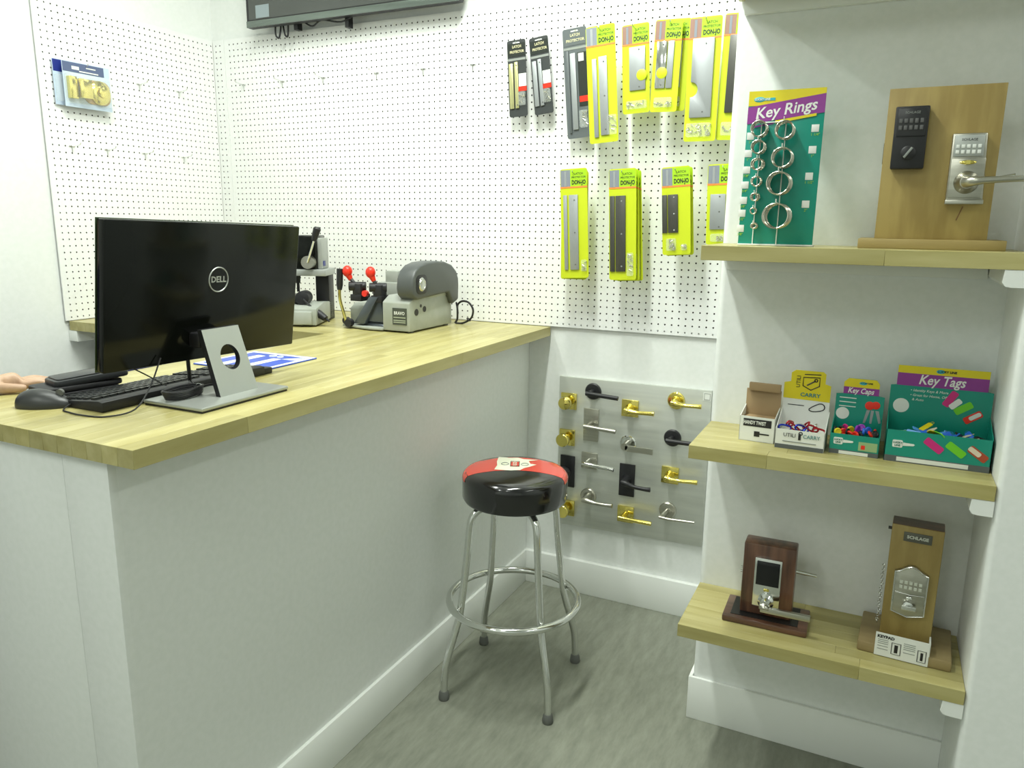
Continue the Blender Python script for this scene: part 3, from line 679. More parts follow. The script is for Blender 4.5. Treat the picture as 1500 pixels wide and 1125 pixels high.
def bodyY(T, w, h, kind, hh=.062, photo=PHOTO1):
    card(T, w, h, LIME); header_y(T, w, h, hh, photo=photo)
    x0 = -w/2
    if kind == 'bars':
        strip(T, x0+.02, x0+.036, -h+.02, -hh-.045, STEELP, 0); strip(T, x0+.044, x0+.074, -h+.025, -hh-.04, STEELP, 3); screws(T, w*.2, w*.42, -h+.03, -h+.085, 8)
    if kind == 'notch': strip(T, x0+.026, w/2-.014, -h+.075, -hh-.012, STEELP, 2, notch=None); part('round_cutout', lambda b: lathe(b, [(0, .0062), (.0175, .0062), (.0185, .0068), (.0175, .0074), (0, .0064)], (.022, 0, -hh-.105), 'y', 24), LIME, T); screws(T, -w*.3, w*.35, -h+.02, -h+.035, 10)
    if kind == 'notch2': strip(T, x0+.012, w/2-.046, -h+.075, -hh-.006, CHROME, 2); strip(T, w/2-.043, w/2-.022, -h+.075, -hh-.006, STEELP, 0); part('round_cutout', lambda b: lathe(b, [(0, .0062), (.0175, .0062), (.0185, .0068), (.0175, .0074), (0, .0064)], (-.012, 0, -hh-.105), 'y', 24), LIME, T); screws(T, -w*.3, w*.25, -h+.02, -h+.04, 10)
    if kind == 'wide': strip(T, x0+.016, w/2-.02, -h+.075, -hh-.004, STEELP, 2, notch=(0, -h*.5-.03, .024, -1), y=-.009); screws(T, -w*.38, w*.3, -h+.02, -h+.052, 22)
    if kind == 'bronze': strip(T, x0+.022, w/2-.008, -h+.085, -hh-.004, DARKP, 0, y=-.009); screws(T, -w*.3, w*.3, -h+.02, -h+.05, 14)
    if kind == 'plate': strip(T, x0+.012, x0+.026, -h+.03, -hh-.03, STEELP, 0); strip(T, x0+.034, x0+.068, -h+.03, -hh-.03, STEELP, 3); screws(T, w*.3, w*.4, -h+.03, -h+.06, 5)
    if kind == 'dark': strip(T, x0+.004, x0+.022, -h+.03, -hh-.03, DARKP, 0); strip(T, x0+.025, x0+.062, -h+.03, -hh-.03, DARKP, 3); screws(T, w*.22, w*.36, -h+.02, -h+.09, 8)
    if kind == 'darks': strip(T, x0+.001, x0+.018, -h+.075, -hh-.03, DARKP, 0); strip(T, x0+.021, x0+.056, -h+.075, -hh-.03, DARKP, 3); screws(T, -w*.3, -w*.05, -h+.02, -h+.05, 12); screws(T, w*.22, w*.33, -h+.02, -h+.03, 4)
    if kind == 'plates': strip(T, x0+.012, x0+.062, -h+.05, -hh-.035, STEELP, 3); screws(T, -w*.3, w*.05, -h+.015, -h+.03, 6)
def behind(T, n, off, label, group=GY):
    for k in range(n):
        c = copytree(T); c.location = (T.location.x+off[0]*(k+1), T.location.y+.02*(k+1), T.location.z+off[1]*(k+1))
        c.rotation_euler = (T.rotation_euler.x, T.rotation_euler.y+R(off[2])*(k+1), 0)
        c['label'] = label if n == 1 else label.replace('directly', ('directly', 'second')[min(k, 1)]); c['group'] = group
T, w, h = pack((756, 58.5), (760, 171), .076, -.05, 'narrow black card pack with two brass strips, leftmost of the hanging packs', GK, 0); bodyK(T, w, h, BRASSP, CARDK); HOOKS.append(((756, 66), .05, 'wire hook holding the black pack with brass strips'))
T, w, h = pack((788.5, 54), (797.5, 167), .076, -.05, 'narrow black card pack with silver strips and a red label, second hanging pack', GK, 0); bodyK(T, w, h, STEELP, CARDK); HOOKS.append(((790, 62), .05, 'wire hook holding the black pack with silver strips'))
T, w, h = pack((841, 41), (849, 202), .092, -.05, 'long charcoal pack half covered by the tall yellow pack', GK, 0); bodyK(T, w, h, None, CARDG, True); HOOKS.append(((843, 49), .05, 'wire hook holding the long charcoal pack'))
T, w, h = pack((879, 37), (885, 209), .106, -.12, 'tall yellow pack with two narrow metal bars beside the charcoal pack', GY, 0); bodyY(T, w, h, 'bars'); HOOKS.append(((879, 45), .12, 'wire hook holding the tall yellow pack with narrow bars'))
T, w, h = pack((931, 35), (932, 166), .096, -.10, 'short yellow pack with a grey plate and round cutout, upright', GY, 0); bodyY(T, w, h, 'notch', photo=PHOTO2); HOOKS.append(((931, 43), .10, 'wire hook holding the upright short yellow pack'))
T, w, h = pack((981, 28), (971, 164), .092, -.125, 'short yellow pack with a shiny plate, leaning to the left', GY, 0); bodyY(T, w, h, 'notch2', photo=PHOTO2); behind(T, 1, (.022, .004, 0), 'short yellow pack hidden directly behind the leaning shiny plate pack'); HOOKS.append(((983, 36), .125, 'wire hook holding the leaning short yellow packs'))
T, w, h = pack((1035, 24), (1024, 207), .106, -.12, 'tall yellow pack with a wide grey plate and a bag of screws', GY, 0); bodyY(T, w, h, 'wide', photo=PHOTO2); HOOKS.append(((1036, 32), .12, 'wire hook holding the wide plate pack'))
T, w, h = pack((1086, 18), (1070, 205), .098, -.11, 'tall yellow pack with a dark plate cut off by the niche wall', GY, 0); bodyY(T, w, h, 'bronze', photo=PHOTO2); HOOKS.append(((1087, 26), .11, 'wire hook holding the dark plate pack by the niche wall'))
T, w, h = pack((840, 247), (843, 407), .104, -.125, 'yellow pack with a light grey bar, leftmost of the lower row', GY, 0); bodyY(T, w, h, 'plate'); behind(T, 2, (-.004, -.004, 1.1), 'matching yellow pack directly behind the leftmost lower row pack'); HOOKS.append(((840, 255), .125, 'wire hook holding the leftmost lower row packs'))
T, w, h = pack((912, 247), (912, 410), .100, -.125, 'yellow pack with a dark bronze bar, second of the lower row', GY, 0); bodyY(T, w, h, 'dark'); behind(T, 2, (.003, -.003, -.6), 'matching yellow pack directly behind the bronze bar pack of the lower row'); HOOKS.append(((912, 255), .125, 'wire hook holding the bronze bar packs'))
T, w, h = pack((990, 244), (991, 373), .098, -.125, 'shorter yellow pack with a dark bar above a bag of screws, lower row', GY, 0); bodyY(T, w, h, 'darks'); behind(T, 1, (.004, -.003, -.5), 'matching yellow pack directly behind the shorter dark bar pack'); HOOKS.append(((990, 252), .125, 'wire hook holding the shorter dark bar packs'))
T, w, h = pack((1060, 240), (1056, 358), .102, -.12, 'yellow pack with a grey bar tucked behind the niche wall, lower row', GY, 0); bodyY(T, w, h, 'plates'); HOOKS.append(((1060, 248), .12, 'wire hook holding the lower pack by the niche wall'))
for (p, y, lb) in HOOKS:
    q = onY(*p, -y); me = HK if y < .08 else HL
    x = -.1034+.0254*round((q.x+.1034)/.0254)
    o = tag(link('peg_hook', me, None, (q.x, 0, q.z)), lb, 'hook', 'hooks holding packs on the back pegboard')
# left pegboard blister pack (faces +x)
bl = thing('lock_pack', 'blue topped blister pack with a brass lock on the left pegboard', 'blister pack', (-W+.035, -.68, 1.93), PI/2)
def flap(b): bx(b, -.098, .10, 0, .0012, 0, .165)
part('card', flap, mat('pale_blue_card', (.55, .66, .80), .35), bl)
boxp('blue_header', bl, mat('blue_grey_print', (.10, .13, .24), .35), -.096, .075, -.0012, 0, .128, .163)
part('header_marks', lambda b: (bx(b, -.06, -.03, -.002, -.001, .138, .150), bx(b, .0, .04, -.002, -.001, .148, .152), bx(b, -.03, .05, -.002, -.001, .132, .136)), WPAPER, bl)
part('lock_body', lambda b: (lathe(b, [(0, 0), (.045, 0), (.045, .012), (.03, .02), (0, .022)], (.045, -.0, .065), 'y', 28), cyl(b, (.045, -.0, .065), (.045, -.035, .065), .02, seg=20), bx(b, -.05, .0, -.03, 0, .035, .105), bx(b, -.085, -.055, -.02, 0, .03, .11)), BRASS, bl, .001)
part('tan_insert', lambda b: prism(b, rrect(-.02, .095, .02, .11, .03), -.003, -.0004), mat('tan_insert', (.45, .30, .12), .5), bl)
part('blister', lambda b: bx(b, -.095, .098, -.045, -.0002, .012, .12), CLEAR, bl, .006)
bl2 = thing('lock_pack', 'second blister pack tucked behind the brass lock pack on the left', 'blister pack', (-W+.010, -.70, 1.935), PI/2)
boxp('card', bl2, mat('pale_blue_card', (0, 0, 0)), -.10, .09, -.0012, 0, 0, .165)
boxp('blue_header', bl2, BLUEB, -.098, -.04, -.002, -.001, .12, .163)
part('blister', lambda b: bx(b, -.098, .088, -.018, -.0014, .012, .11), CLEAR, bl2, .005)
tag(link('peg_hook', hookmesh(.045), None, (-W, -.68, 2.084), (0, 0, PI/2)), 'wire hook holding the brass lock blister packs', 'hook')
# blue tool and bag below the left countertop
bt = thing('blue_case', 'dark blue rounded case with white letters under the left countertop', 'case', (-1.47, -.70, zc+.0005), R(12))
part('case_body', lambda b: prism(b, rrect(-.075, .12, 0, .085, .022), -.04, .04), BLUEB, bt, .006)
text('JET', .03, WPAPER, bt, (-.022, -.0405, .043), rot=(PI/2, R(-90), 0), bold=.001)
part('rivet', lambda b: [cyl(b, (-.055, -.042, z), (-.055, -.039, z), .004, seg=8) for z in (.02, .06)], WPAPER, bt)
pbg = thing('plastic_bag', 'crumpled clear plastic bag on top of the dark blue case', 'bag', (-1.45, -.70, zc+.085), R(12))
def bag(b):
    g = bmesh.ops.create_icosphere(b, subdivisions=3, radius=1); rr = random.Random(3)
    for v in b.verts: v.co = Vector((v.co.x*.09, v.co.y*.045, (max(v.co.z, -.4)+.4)*.024))*(1+rr.uniform(-.09, .09))
part('film', bag, mat('grey_film', (.35, .37, .35), .2), pbg)
# ================================================================ DOOR HARDWARE BOARD
PLY = -.002
dp = thing('display_plate', 'square brushed metal sheet on the wall holding the door handles', 'display board', (.444, PLY, .305))
def plate(b):
    a = [(-.300, -.015), (.302, -.0), (.302, .613), (-.302, .610)]
    prism(b, a, 0, .014)
part('sheet', plate, PLATE, dp, .001)
part('corner_tag', lambda b: bx(b, .272, .301, -.001, .0, .575, .606), WPAPER, dp, label='small blank square sticker')
part('tag_border', lambda b: tube(b, [(.276, -.001, .579), (.297, -.001, .579), (.297, -.001, .602), (.276, -.001, .602)], .0012, 4, closed=True), GREYP, dp)
def handle(name, label, x, z, rose, m, kind, w=.0, h=.0, end=None, hm=None):
    hm = hm or m; b = bmesh.new(); mirror = None
    if kind in ('lever', 'curve', 'flat', 'thin'): ex, ez = end
    if kind == 'lever':
        cyl(b, (0, -.006, 0), (0, -.052, 0), .0115, .0105, seg=16); tube(b, [(-.012, -.052, 0), (.0, -.053, 0), (ex*.5, -.053, ez*.5), (ex, -.052, ez)], .0085, 14)
    elif kind == 'curve':
        lathe(b, [(0, .006), (.02, .006), (.013, .02), (.012, .055), (0, .058)], seg=16, axis='y')
        tube(b, [(-.006, -.05, 0), (.01, -.053, -.001), (ex*.4, -.054, ez*.6-.002), (ex*.8, -.053, ez), (ex, -.052, ez+.001)], [.012, .012, .0075, .008, .0095], 12, smooth=4)
    elif kind == 'flat':
        lathe(b, [(0, .006), (.016, .006), (.012, .04), (.014, .056), (0, .056)], seg=16, axis='y'); bx(b, .004, ex, -.056, -.046, ez-.011, ez+.011)
    elif kind == 'thin':
        cyl(b, (0, -.006, 0), (-.01, -.05, -.012), .010, seg=14); tube(b, [(-.02, -.052, -.014), (.02, -.054, -.016), (ex, -.05, ez)], [.006, .0065, .0045], 10)
    elif kind == 'knob':
        cyl(b, (0, -.006, 0), (0, -.03, 0), .012, seg=16); lathe(b, [(0, .024), (.014, .025), (.024, .034), (.0275, .046), (.024, .058), (.012, .064), (0, .066)], seg=28, axis='y')
    elif kind == 'disc':
        cyl(b, (0, -.006, 0), (0, -.04, 0), .012, .014, seg=16); lathe(b, [(0, .036), (.024, .038), (.0265, .044), (.0265, .060), (.024, .063), (0, .063)], seg=32, axis='y')
    T = link(name, finish(b, name, hm, 0), dp, (x-dp.location.x, 0, z-dp.location.z), label=label)
    if rose == 'round': part('rose', lambda b: lathe(b, [(0, 0), (.033, 0), (.033, .005), (.029, .009), (.014, .010), (0, .010)], seg=32, axis='y'), m, T)
    elif rose == 'square': boxp('rose', T, m, -.033, .033, -.009, 0, -.033, .033, .0015)
    else: boxp('rose', T, m, -.031, .031, -.007, 0, -.07 if rose == 'tall' else h, .062, .001)
handle('door_knob', 'polished brass round knob on a square rose, top left of the metal sheet', .186, .818, 'square', BRASS, 'knob')
handle('door_knob', 'brass flat disc knob below the top left brass knob', .183, .667, 'square', BRASS, 'disc')
handle('door_knob', 'black tall rectangular rose partly hidden by the stool seat', .188, .528, 'tall', BLACKM, 'knob')
handle('door_knob', 'brass knob lowest at the left, mostly hidden by the stool', .190, .367, 'square', BRASS, 'disc')
handle('door_lever', 'black lever with a round rose at the top of the second column', .287, .868, 'round', BLACKM, 'lever', end=(.118, -.006))
handle('door_lever', 'nickel lever on a tall rectangular rose in the second column', .283, .735, 'tall', NICKEL, 'lever', end=(.118, -.005))
handle('door_lever', 'nickel lever on a square rose, third in the second column', .281, .583, 'square', NICKEL, 'lever', end=(.118, -.008), hm=CHROME)
handle('door_lever', 'nickel lever with a round rose at the bottom of the second column', .281, .432, 'round', NICKEL, 'curve', end=(.118, -.006))
handle('door_lever', 'satin brass lever on a square rose, top of the third column', .440, .818, 'square', BRASS, 'curve', end=(.108, .0))
handle('door_lever', 'bright chrome flat lever with a round rose in the third column', .438, .676, 'round', CHROME, 'flat', end=(.112, -.006), hm=NICKEL)
handle('door_lever', 'black lever on a tall black rectangular rose in the third column', .440, .53, 'tall', BLACKM, 'curve', end=(.108, -.012))
handle('door_lever', 'brass lever on a square rose, bottom of the third column', .441, .384, 'square', BRASS, 'lever', end=(.118, -.002))
handle('door_lever', 'polished brass lever with a round rose, top of the right column', .617, .868, 'round', BRASS, 'curve', end=(.105, -.002))
handle('door_lever', 'black lever with a round rose half hidden by the middle niche shelf', .611, .722, 'round', BLACKM, 'lever', end=(.10, .0))
handle('door_lever', 'polished brass lever on a square rose in the right column', .610, .574, 'square', BRASS, 'curve', end=(.115, .002))
handle('door_lever', 'nickel slim lever with a round rose, bottom of the right column', .608, .43, 'round', NICKEL, 'thin', end=(.115, -.012))
# ================================================================ TOP SHELF: KEY RINGS CARD
Z1 = 1.4675
kr = thing('key_ring_card', 'teal key rings display card standing on the upper niche shelf', 'display card', (1.02, -.785, Z1))
kr.rotation_euler = (R(-2.2), 0, 0)
KW, KH = .0875, .366
part('backing_card', lambda b: bx(b, -KW, KW, 0, .002, .004, KH), TEAL, kr, .0004)
boxp('foot_rail', kr, WPAPER, -KW, KW+.002, -.006, .03, 0, .004, .001)
boxp('yellow_band', kr, YELL, -KW, KW, -.001, .0001, KH-.034, KH)
part('purple_band', lambda b: prism(b, [(-KW, KH-.076), (KW, KH-.056), (KW, KH-.013), (-KW, KH-.037)], -.0017, -.0009), PURPLE, kr)
text('Key Rings', .036, WPAPER, kr, (-.001, -.002, KH-.046), rot=(PI/2, R(-7), 0), bold=.0006, shear=.25, sx=.98)
part('yellow_strip', lambda b: prism(b, [(-.022, KH-.077), (.07, KH-.063), (.07, KH-.057), (-.022, KH-.070)], -.0022, -.0015), YELL, kr)
part('small_print', lambda b: prism(b, [(-.078, KH-.086), (-.025, KH-.078), (-.025, KH-.074), (-.078, KH-.082)], -.0022, -.0015), PURPLE, kr)
part('logo', lambda b: (ell(b, (-.062, -.0012, KH-.020), (.013, .0008, .006)), bx(b, -.052, -.026, -.002, -.001, KH-.023, KH-.017)), mat('aqua_print', (.03, .42, .50), .4), kr)
text('LUCKY LINE', .0065, WPAPER, kr, (-.055, -.0024, KH-.020), bold=.0002)
labels = [(-.077, .262), (-.079, .221), (-.080, .182), (-.081, .146), (-.082, .109), (-.083, .078), (-.084, .041), (.070, .275), (.068, .226), (.066, .165), (.064, .10)]
for x, z in labels: boxp('size_square', kr, WPAPER, x-.0085 if x < 0 else x-.0085, x+.0085, -.0008, .0001, z-.0085, z+.0085, .0002)
for i, (x, z) in enumerate(labels):
    s = ['1"', '1"', '7/8"', '3/4"', '5/8"', '1/2"', '3/8"', '1 1/4"', '1"', '1 1/2"', '2"'][i]
    text(s, .0085, LIMED, kr, (x if x < 0 else x+.001, -.001, z-.0145))
def wires(b):
    tube(b, [(-.052, -.004, .002), (-.052, -.004, .288), (-.048, -.004, .292), (0, -.004, .292), (.004, -.004, .288), (.004, -.004, .002)], .0014, 6)
part('wire_rack', wires, WPAPER, kr)
RINGS = [(.005, 1.739-Z1+.0, .0200, 7, 'top stack of thick rings in the right column'), (.006, 1.676-Z1, .0225, 7, 'second ring stack of the right column'),
         (.004, 1.617-Z1, .0258, 9, 'third ring stack of the right column'), (.006, 1.541-Z1, .0288, 11, 'large lowest ring stack of the right column'),
         (-.054, 1.744-Z1, .0178, 6, 'top ring stack of the left column'), (-.051, 1.702-Z1, .0150, 6, 'second ring stack of the left column'),
         (-.051, 1.662-Z1, .0130, 5, 'third ring stack of the left column'), (-.051, 1.622-Z1, .0112, 4, 'fourth ring stack of the left column'),
         (-.052, 1.585-Z1, .0086, 4, 'fifth ring stack of the left column'), (-.053, 1.552-Z1, .0072, 3, 'sixth small ring stack of the left column'),
         (-.050, 1.516-Z1, .0064, 3, 'lowest tiny ring stack of the left column')]
for x, z, r, n, lb in RINGS:
    bm = bmesh.new(); ln = .006+n*.0066
    tube(bm, [(x, -.002, z+r-.004), (x, -ln-.004, z+r-.003), (x, -ln-.006, z+r+.004)], .0013, 6); link('peg', finish(bm, 'peg', WPAPER), kr)
    for k in range(n):
        bm = bmesh.new(); torus(bm, (0, 0, 0), r, .0016, axis=(random.uniform(-.16, .16), 1, random.uniform(-.12, .12)), seg=28, ms=6)
        torus(bm, (0, -.0019, 0), r, .0012, axis=(0, 1, 0), seg=28, ms=5)
        y_ = -.0065-k*.0066
        o = link('key_ring', finish(bm, 'key_ring', RING), None, (kr.location.x+x+random.uniform(-.0015, .0015), kr.location.y+y_+.038*z, Z1+z-.0016*r/.02))
        tag(o, 'steel key ring in the '+lb, 'key ring', 'key rings: '+lb)
# ================================================================ TOP SHELF: MAPLE LOCK DISPLAY
def keypad(T, x0, x1, z0, z1, y, m, bm_, rows=2, cols=5):
    dx = (x1-x0)/cols; dz = (z1-z0)/rows
    def f(b):
        for i in range(cols):
            for j in range(rows): bx(b, x0+dx*(i+.18), x0+dx*(i+.82), y-.002, y, z0+dz*(j+.18), z0+dz*(j+.82))
    part('keypad_buttons', f, bm_, T, .0004)
    n = 0
ld = thing('lock_display', 'maple wood stand with a black keypad lock and a silver keypad lever', 'lock display', (1.355, -.80, Z1))
boxp('base_board', ld, BASEW, -.147, .148, -.006, .16, 0, .0225, .002)
boxp('upright_panel', ld, PANELW, -.1135, .111, .006, .05, .0225, .350, .001)
bk = part('black_keypad', lambda b: bx(b, -.097, -.030, -.016, .006, .176, .309), BLACKM, ld, .003, label='black keypad deadbolt')
boxp('keypad_face', ld, mat('keypad_black', (.02, .02, .022), .3), -.092, -.034, -.019, -.016, .245, .305, .002)
keypad(ld, -.090, -.038, .256, .285, -.019, BLACKM, mat('button_grey', (.10, .10, .10), .5))
part('key_cylinder', lambda b: lathe(b, [(0, 0), (.015, 0), (.015, .004), (.012, .006), (0, .006)], (-.064, -.016, .21), 'y', 24), BLACKM, ld)
part('turn_piece', lambda b: bx(b, -.0025, .0025, -.028, -.02, -.013, .013), GREYP, ld, .001, loc=(-.064, 0, .21), rot=(0, R(35), 0))
sk = part('silver_keypad', lambda b: prism(b, [(.020, .102), (.091, .102), (.0845, .248), (.0195, .248)], -.018, .006), NICKEL, ld, .003, label='silver keypad lock body')
boxp('keypad_face', ld, MSILV, .0235, .0805, -.022, -.018, .199, .244, .002)
keypad(ld, .026, .077, .203, .226, -.022, WPAPER, WPAPER)
text('SCHLAGE', .007, BLACKM, ld, (.052, -.0222, .234))
text('SCHLAGE', .007, GREYP, ld, (-.063, -.0192, .295))
part('lower_trim', lambda b: (bx(b, .022, .087, -.0215, -.018, .112, .196), bx(b, .019, .092, -.024, -.0, .099, .109)), NICKEL, ld, .002)
part('key_slot', lambda b: (ell(b, (.054, -.022, .187), (.016, .003, .0045)), bx(b, .050, .058, -.027, -.022, .183, .191)), BRASS, ld)
part('lever_rose', lambda b: lathe(b, [(0, 0), (.024, 0), (.024, .005), (.019, .012), (.014, .03), (0, .032)], (.055, -.0215, .145), 'y', 28), NICKEL, ld)
part('lever_handle', lambda b: (tube(b, [(.055, -.048, .145), (.065, -.066, .1455), (.085, -.070, .147), (.13, -.070, .149), (.175, -.068, .150)], [.014, .010, .0075, .0065, .006], 12, smooth=4)), NICKEL, ld)
part('rear_lever', lambda b: (tube(b, [(.111, .035, .155), (.125, .036, .157), (.150, .036, .158)], [.004, .005, .009], 10)), CHROME, ld)
boxp('latch_plate', ld, BLACKM, -.1145, -.1135, .018, .034, .19, .235)
part('grain_crack', lambda b: bx(b, -.0012, .0012, -.0004, .0004, -.016, .016), mat('crack_brown', (.22, .12, .05), .7), ld, loc=(.052, .0058, .08), rot=(0, R(18), 0))
# ================================================================ MIDDLE SHELF BOXES
Z2 = .9627
def wall_box(T, m, mi, wf, wb, d, hf, hs, t=.0016, hb=None, low=0):
    """open carton: front wall, two sloping sides, floor, back wall"""
    part('carton', lambda b: (bx(b, -wf/2, wf/2, 0, t, low, hf), bx(b, -wf/2, wf/2, 0, d, low, low+t),
         prism(b, [(0, low), (d, low), (d, hs), (0, hf)], -wf/2, -wf/2+t, plane='yz'), prism(b, [(0, low), (d, low), (d, hs), (0, hf)], wf/2-t, wf/2, plane='yz')), m, T)
# box 1 small white/kraft
b1 = thing('counter_box', 'small white and brown open carton, leftmost on the middle niche shelf', 'box', (1.013, -.775, Z2), R(-3))
wall_box(b1, WPAPER, 0, .089, .089, .065, .066, .085)
boxp('kraft_back', b1, KRAFT, -.0445, .0445, .062, .0645, .001, .128, .0005)
part('kraft_flap', lambda b: bx(b, -.037, .043, .05, .0615, .125, .146), KRAFT, b1, .001)
boxp('inner_flap', b1, KRAFT, -.043, .043, .003, .061, .055, .058)
boxp('black_panel', b1, BLACKM, -.035, .036, -.0006, 0, .040, .060)
text('HANDY TWIST', .0135, WPAPER, b1, (-.006, -.0012, .050), sx=.62, bold=.0004)
part('key_picture', lambda b: (bx(b, -.006, .008, -.0008, 0, .014, .028), bx(b, .008, .032, -.0008, 0, .020, .0235)), BLACKM, b1)
def keyblank(T, x, z, s, m, tm, y=-.0008):
    part('key_logo', lambda b: (prism(b, rrect(x, x+.022*s, z-.009*s, z+.009*s, .003*s), y, .0), prism(b, [(x+.021*s, z-.004*s), (x+.045*s, z-.002*s), (x+.048*s, z+.001*s), (x+.045*s, z+.003*s), (x+.021*s, z+.004*s)], y, 0)), m, T)
    text('LUCKY', .0062*s, tm, T, (x+.011*s, y-.0004, z+.003*s), bold=.0002); text('LINE', .0062*s, tm, T, (x+.011*s, y-.0004, z-.004*s), bold=.0002)
# box 2 utili carry
b2 = thing('counter_box', 'white carton with a yellow wrench shield header, holding carabiners', 'box', (1.121, -.802, Z2), R(-1))
wall_box(b2, WPAPER, 0, .117, .11, .095, .050, .085)
boxp('dark_base', b2, CARDG, -.0575, .0575, -.0012, .0, 0, .011)
text('UTILI', .014, BLACKM, b2, (-.024, -.0014, .036), sx=.95); text('CARRY', .014, mat('sea_print', (.02, .20, .20), .4), b2, (.028, -.0014, .036), sx=.9)
part('wrench_print', lambda b: (bx(b, -.003, .003, -.0014, 0, .026, .042), torus(b, (.002, -.0008, .043), .004, .0012, axis=(0, 1, 0), seg=10, ms=4)), BLACKM, b2)
part('small_print', lambda b: bx(b, -.04, .04, -.0012, 0, .0185, .0205), GREYP, b2)
b2b = part('header_card', lambda b: (prism(b, [(-.058, 0), (.056, 0), (.056, .153), (.042, .157), (.042, .182), (.035, .188), (-.032, .188), (-.042, .180), (-.042, .157), (-.058, .153)], .0935, .0955)), WPAPER, b2)
part('yellow_header', lambda b: prism(b, [(-.058, .112), (.056, .110), (.056, .153), (.042, .157), (.042, .182), (.035, .188), (-.032, .188), (-.042, .180), (-.042, .157), (-.058, .153)], .0925, .0935), YELL, b2b)
part('shield_print', lambda b: (tube(b, [(-.012, .0922, .170), (.028, .0922, .172), (.028, .0922, .150), (.008, .0922, .138), (-.012, .0922, .148)], .0014, 5, closed=True), tube(b, [(-.01, .0922, .178), (.03, .0922, .180)], .0012, 5),
     tube(b, [(-.002, .092, .150), (.018, .092, .163)], .0018, 5), torus(b, (.019, .0922, .164), .0035, .0014, axis=(0, 1, 0), seg=10, ms=4)), BLACKM, b2b)
text('UTILI', .014, BLACKM, b2b, (-.023, .0918, .158), rot=(PI/2, R(-90), 0)); text('CARRY', .014, mat('sea_print', (0, 0, 0)), b2b, (.008, .0918, .124), sx=1.1, bold=.0003)
part('carabiner_print', lambda b: (tube(b, [(.008, .093, .088), (.032, .093, .104), (.044, .093, .100), (.042, .093, .088), (.018, .093, .082)], .0014, 5, closed=True, smooth=3), bx(b, -.045, -.005, .0928, .0935, .094, .096)), BLACKM, b2b)
COLS = {'red': mat('anod_red', (.45, .02, .03), .25, .6), 'blue': mat('anod_blue', (.02, .05, .5), .25, .6), 'silver': CHROME, 'black': BLACKM}
for i, (cn, x, y, z, rz, tl) in enumerate((('blue', -.040, .03, .046, .3, .2), ('red', -.030, .045, .054, 1.2, .4), ('red', -.018, .03, .050, .1, .7), ('blue', -.004, .03, .050, .9, .4), ('silver', .0, .05, .047, .2, .2),
                                       ('red', .010, .04, .056, 2.2, .6), ('blue', .012, .025, .045, 1.3, .1), ('red', .026, .03, .052, .5, .5), ('silver', .03, .05, .050, 1.8, .7), ('red', .042, .03, .046, .2, .3))):
    bm = bmesh.new(); tube(bm, [(-.013, 0, .005), (.0, 0, .008), (.012, 0, .007), (.015, 0, -.002), (.0, 0, -.008), (-.014, 0, -.004)], .0024, 6, closed=True, smooth=3)
    o = link('carabiner', finish(bm, 'carabiner', COLS[cn]), None, (1.121+x, -.802+y, Z2+z), (tl, tl, rz))
    tag(o, 'small %s carabiner in the white carton with the yellow header' % cn, 'carabiner', '%s carabiners in the white carton' % cn)
part('filler_tray', lambda b: bx(b, -.055, .055, .003, .093, .03, .034), WPAPER, b2)
# box 3 key caps
b3 = thing('counter_box', 'narrow teal key caps carton between the yellow-topped and wide teal cartons', 'box', (1.2465, -.785, Z2), R(-1))
wall_box(b3, TEAL, 0, .112, .108, .082, .051, .08)
boxp('dark_base', b3, CARDG, -.0555, .0555, -.001, 0, 0, .011)
boxp('base_strip', b3, WPAPER, -.033, .033, -.0016, 0, .001, .009)
keyblank(b3, -.047, .033, .95, WPAPER, TEALD)
boxp('picture_patch', b3, mat('pale_green_patch', (.30, .45, .22), .4), .01, .052, -.0008, 0, .014, .036)
boxp('picture_red', b3, REDK, .016, .025, -.0013, -.0005, .018, .028)
hb3 = part('header_card', lambda b: prism(b, [(-.056, 0), (.056, 0), (.056, .136), (.042, .138), (.042, .168), (.034, .178), (-.03, .178), (-.04, .168), (-.04, .138), (-.056, .136)], .0805, .0825), TEAL, b3)
part('yellow_top', lambda b: prism(b, [(-.04, .156), (.042, .156), (.042, .168), (.034, .178), (-.03, .178), (-.04, .168)], .0795, .0805), YELL, hb3)
boxp('purple_band', hb3, PURPLE, -.04, .042, .0796, .0806, .138, .1565)
text('Key Caps', .019, WPAPER, hb3, (.0, .0792, .147), bold=.0004, shear=.25, sx=.82)
part('logo', lambda b: ell(b, (.004, .0792, .167), (.009, .0006, .004)), mat('aqua_print', (0, 0, 0)), hb3)
text('LUCKY LINE', .005, BLACKM, hb3, (.012, .0788, .168), bold=.0002)
part('bullet_lines', lambda b: [bx(b, -.047, -.008, .0798, .0806, z, z+.0022) for z in (.126, .115, .104)], WPAPER, hb3)
part('price_oval', lambda b: lathe(b, [(0, 0), (.0155, 0), (.0155, .0008), (0, .0008)], (-.037, .0806, .086), 'y', 24), WPAPER, hb3)
part('keys_picture', lambda b: (prism(b, [(.018, .10), (.012, .066), (.017, .066), (.026, .1)], .0796, .0806), prism(b, [(.028, .1), (.027, .066), (.032, .066), (.035, .1)], .0796, .0806), prism(b, [(.038, .1), (.048, .068), (.053, .07), (.046, .1)], .0796, .0806)), STEELP, hb3)
part('key_heads_picture', lambda b: (ell(b, (.024, .0798, .112), (.011, .0008, .011)), ell(b, (.038, .0798, .114), (.010, .0008, .010))), REDK, hb3)
capc = {'red': REDK, 'blue': mat('blue_cap', (.03, .16, .75), .3), 'purple': mat('purple_cap', (.30, .03, .45), .3), 'yellow': YELL, 'black': BLACKM, 'pink': MAG}
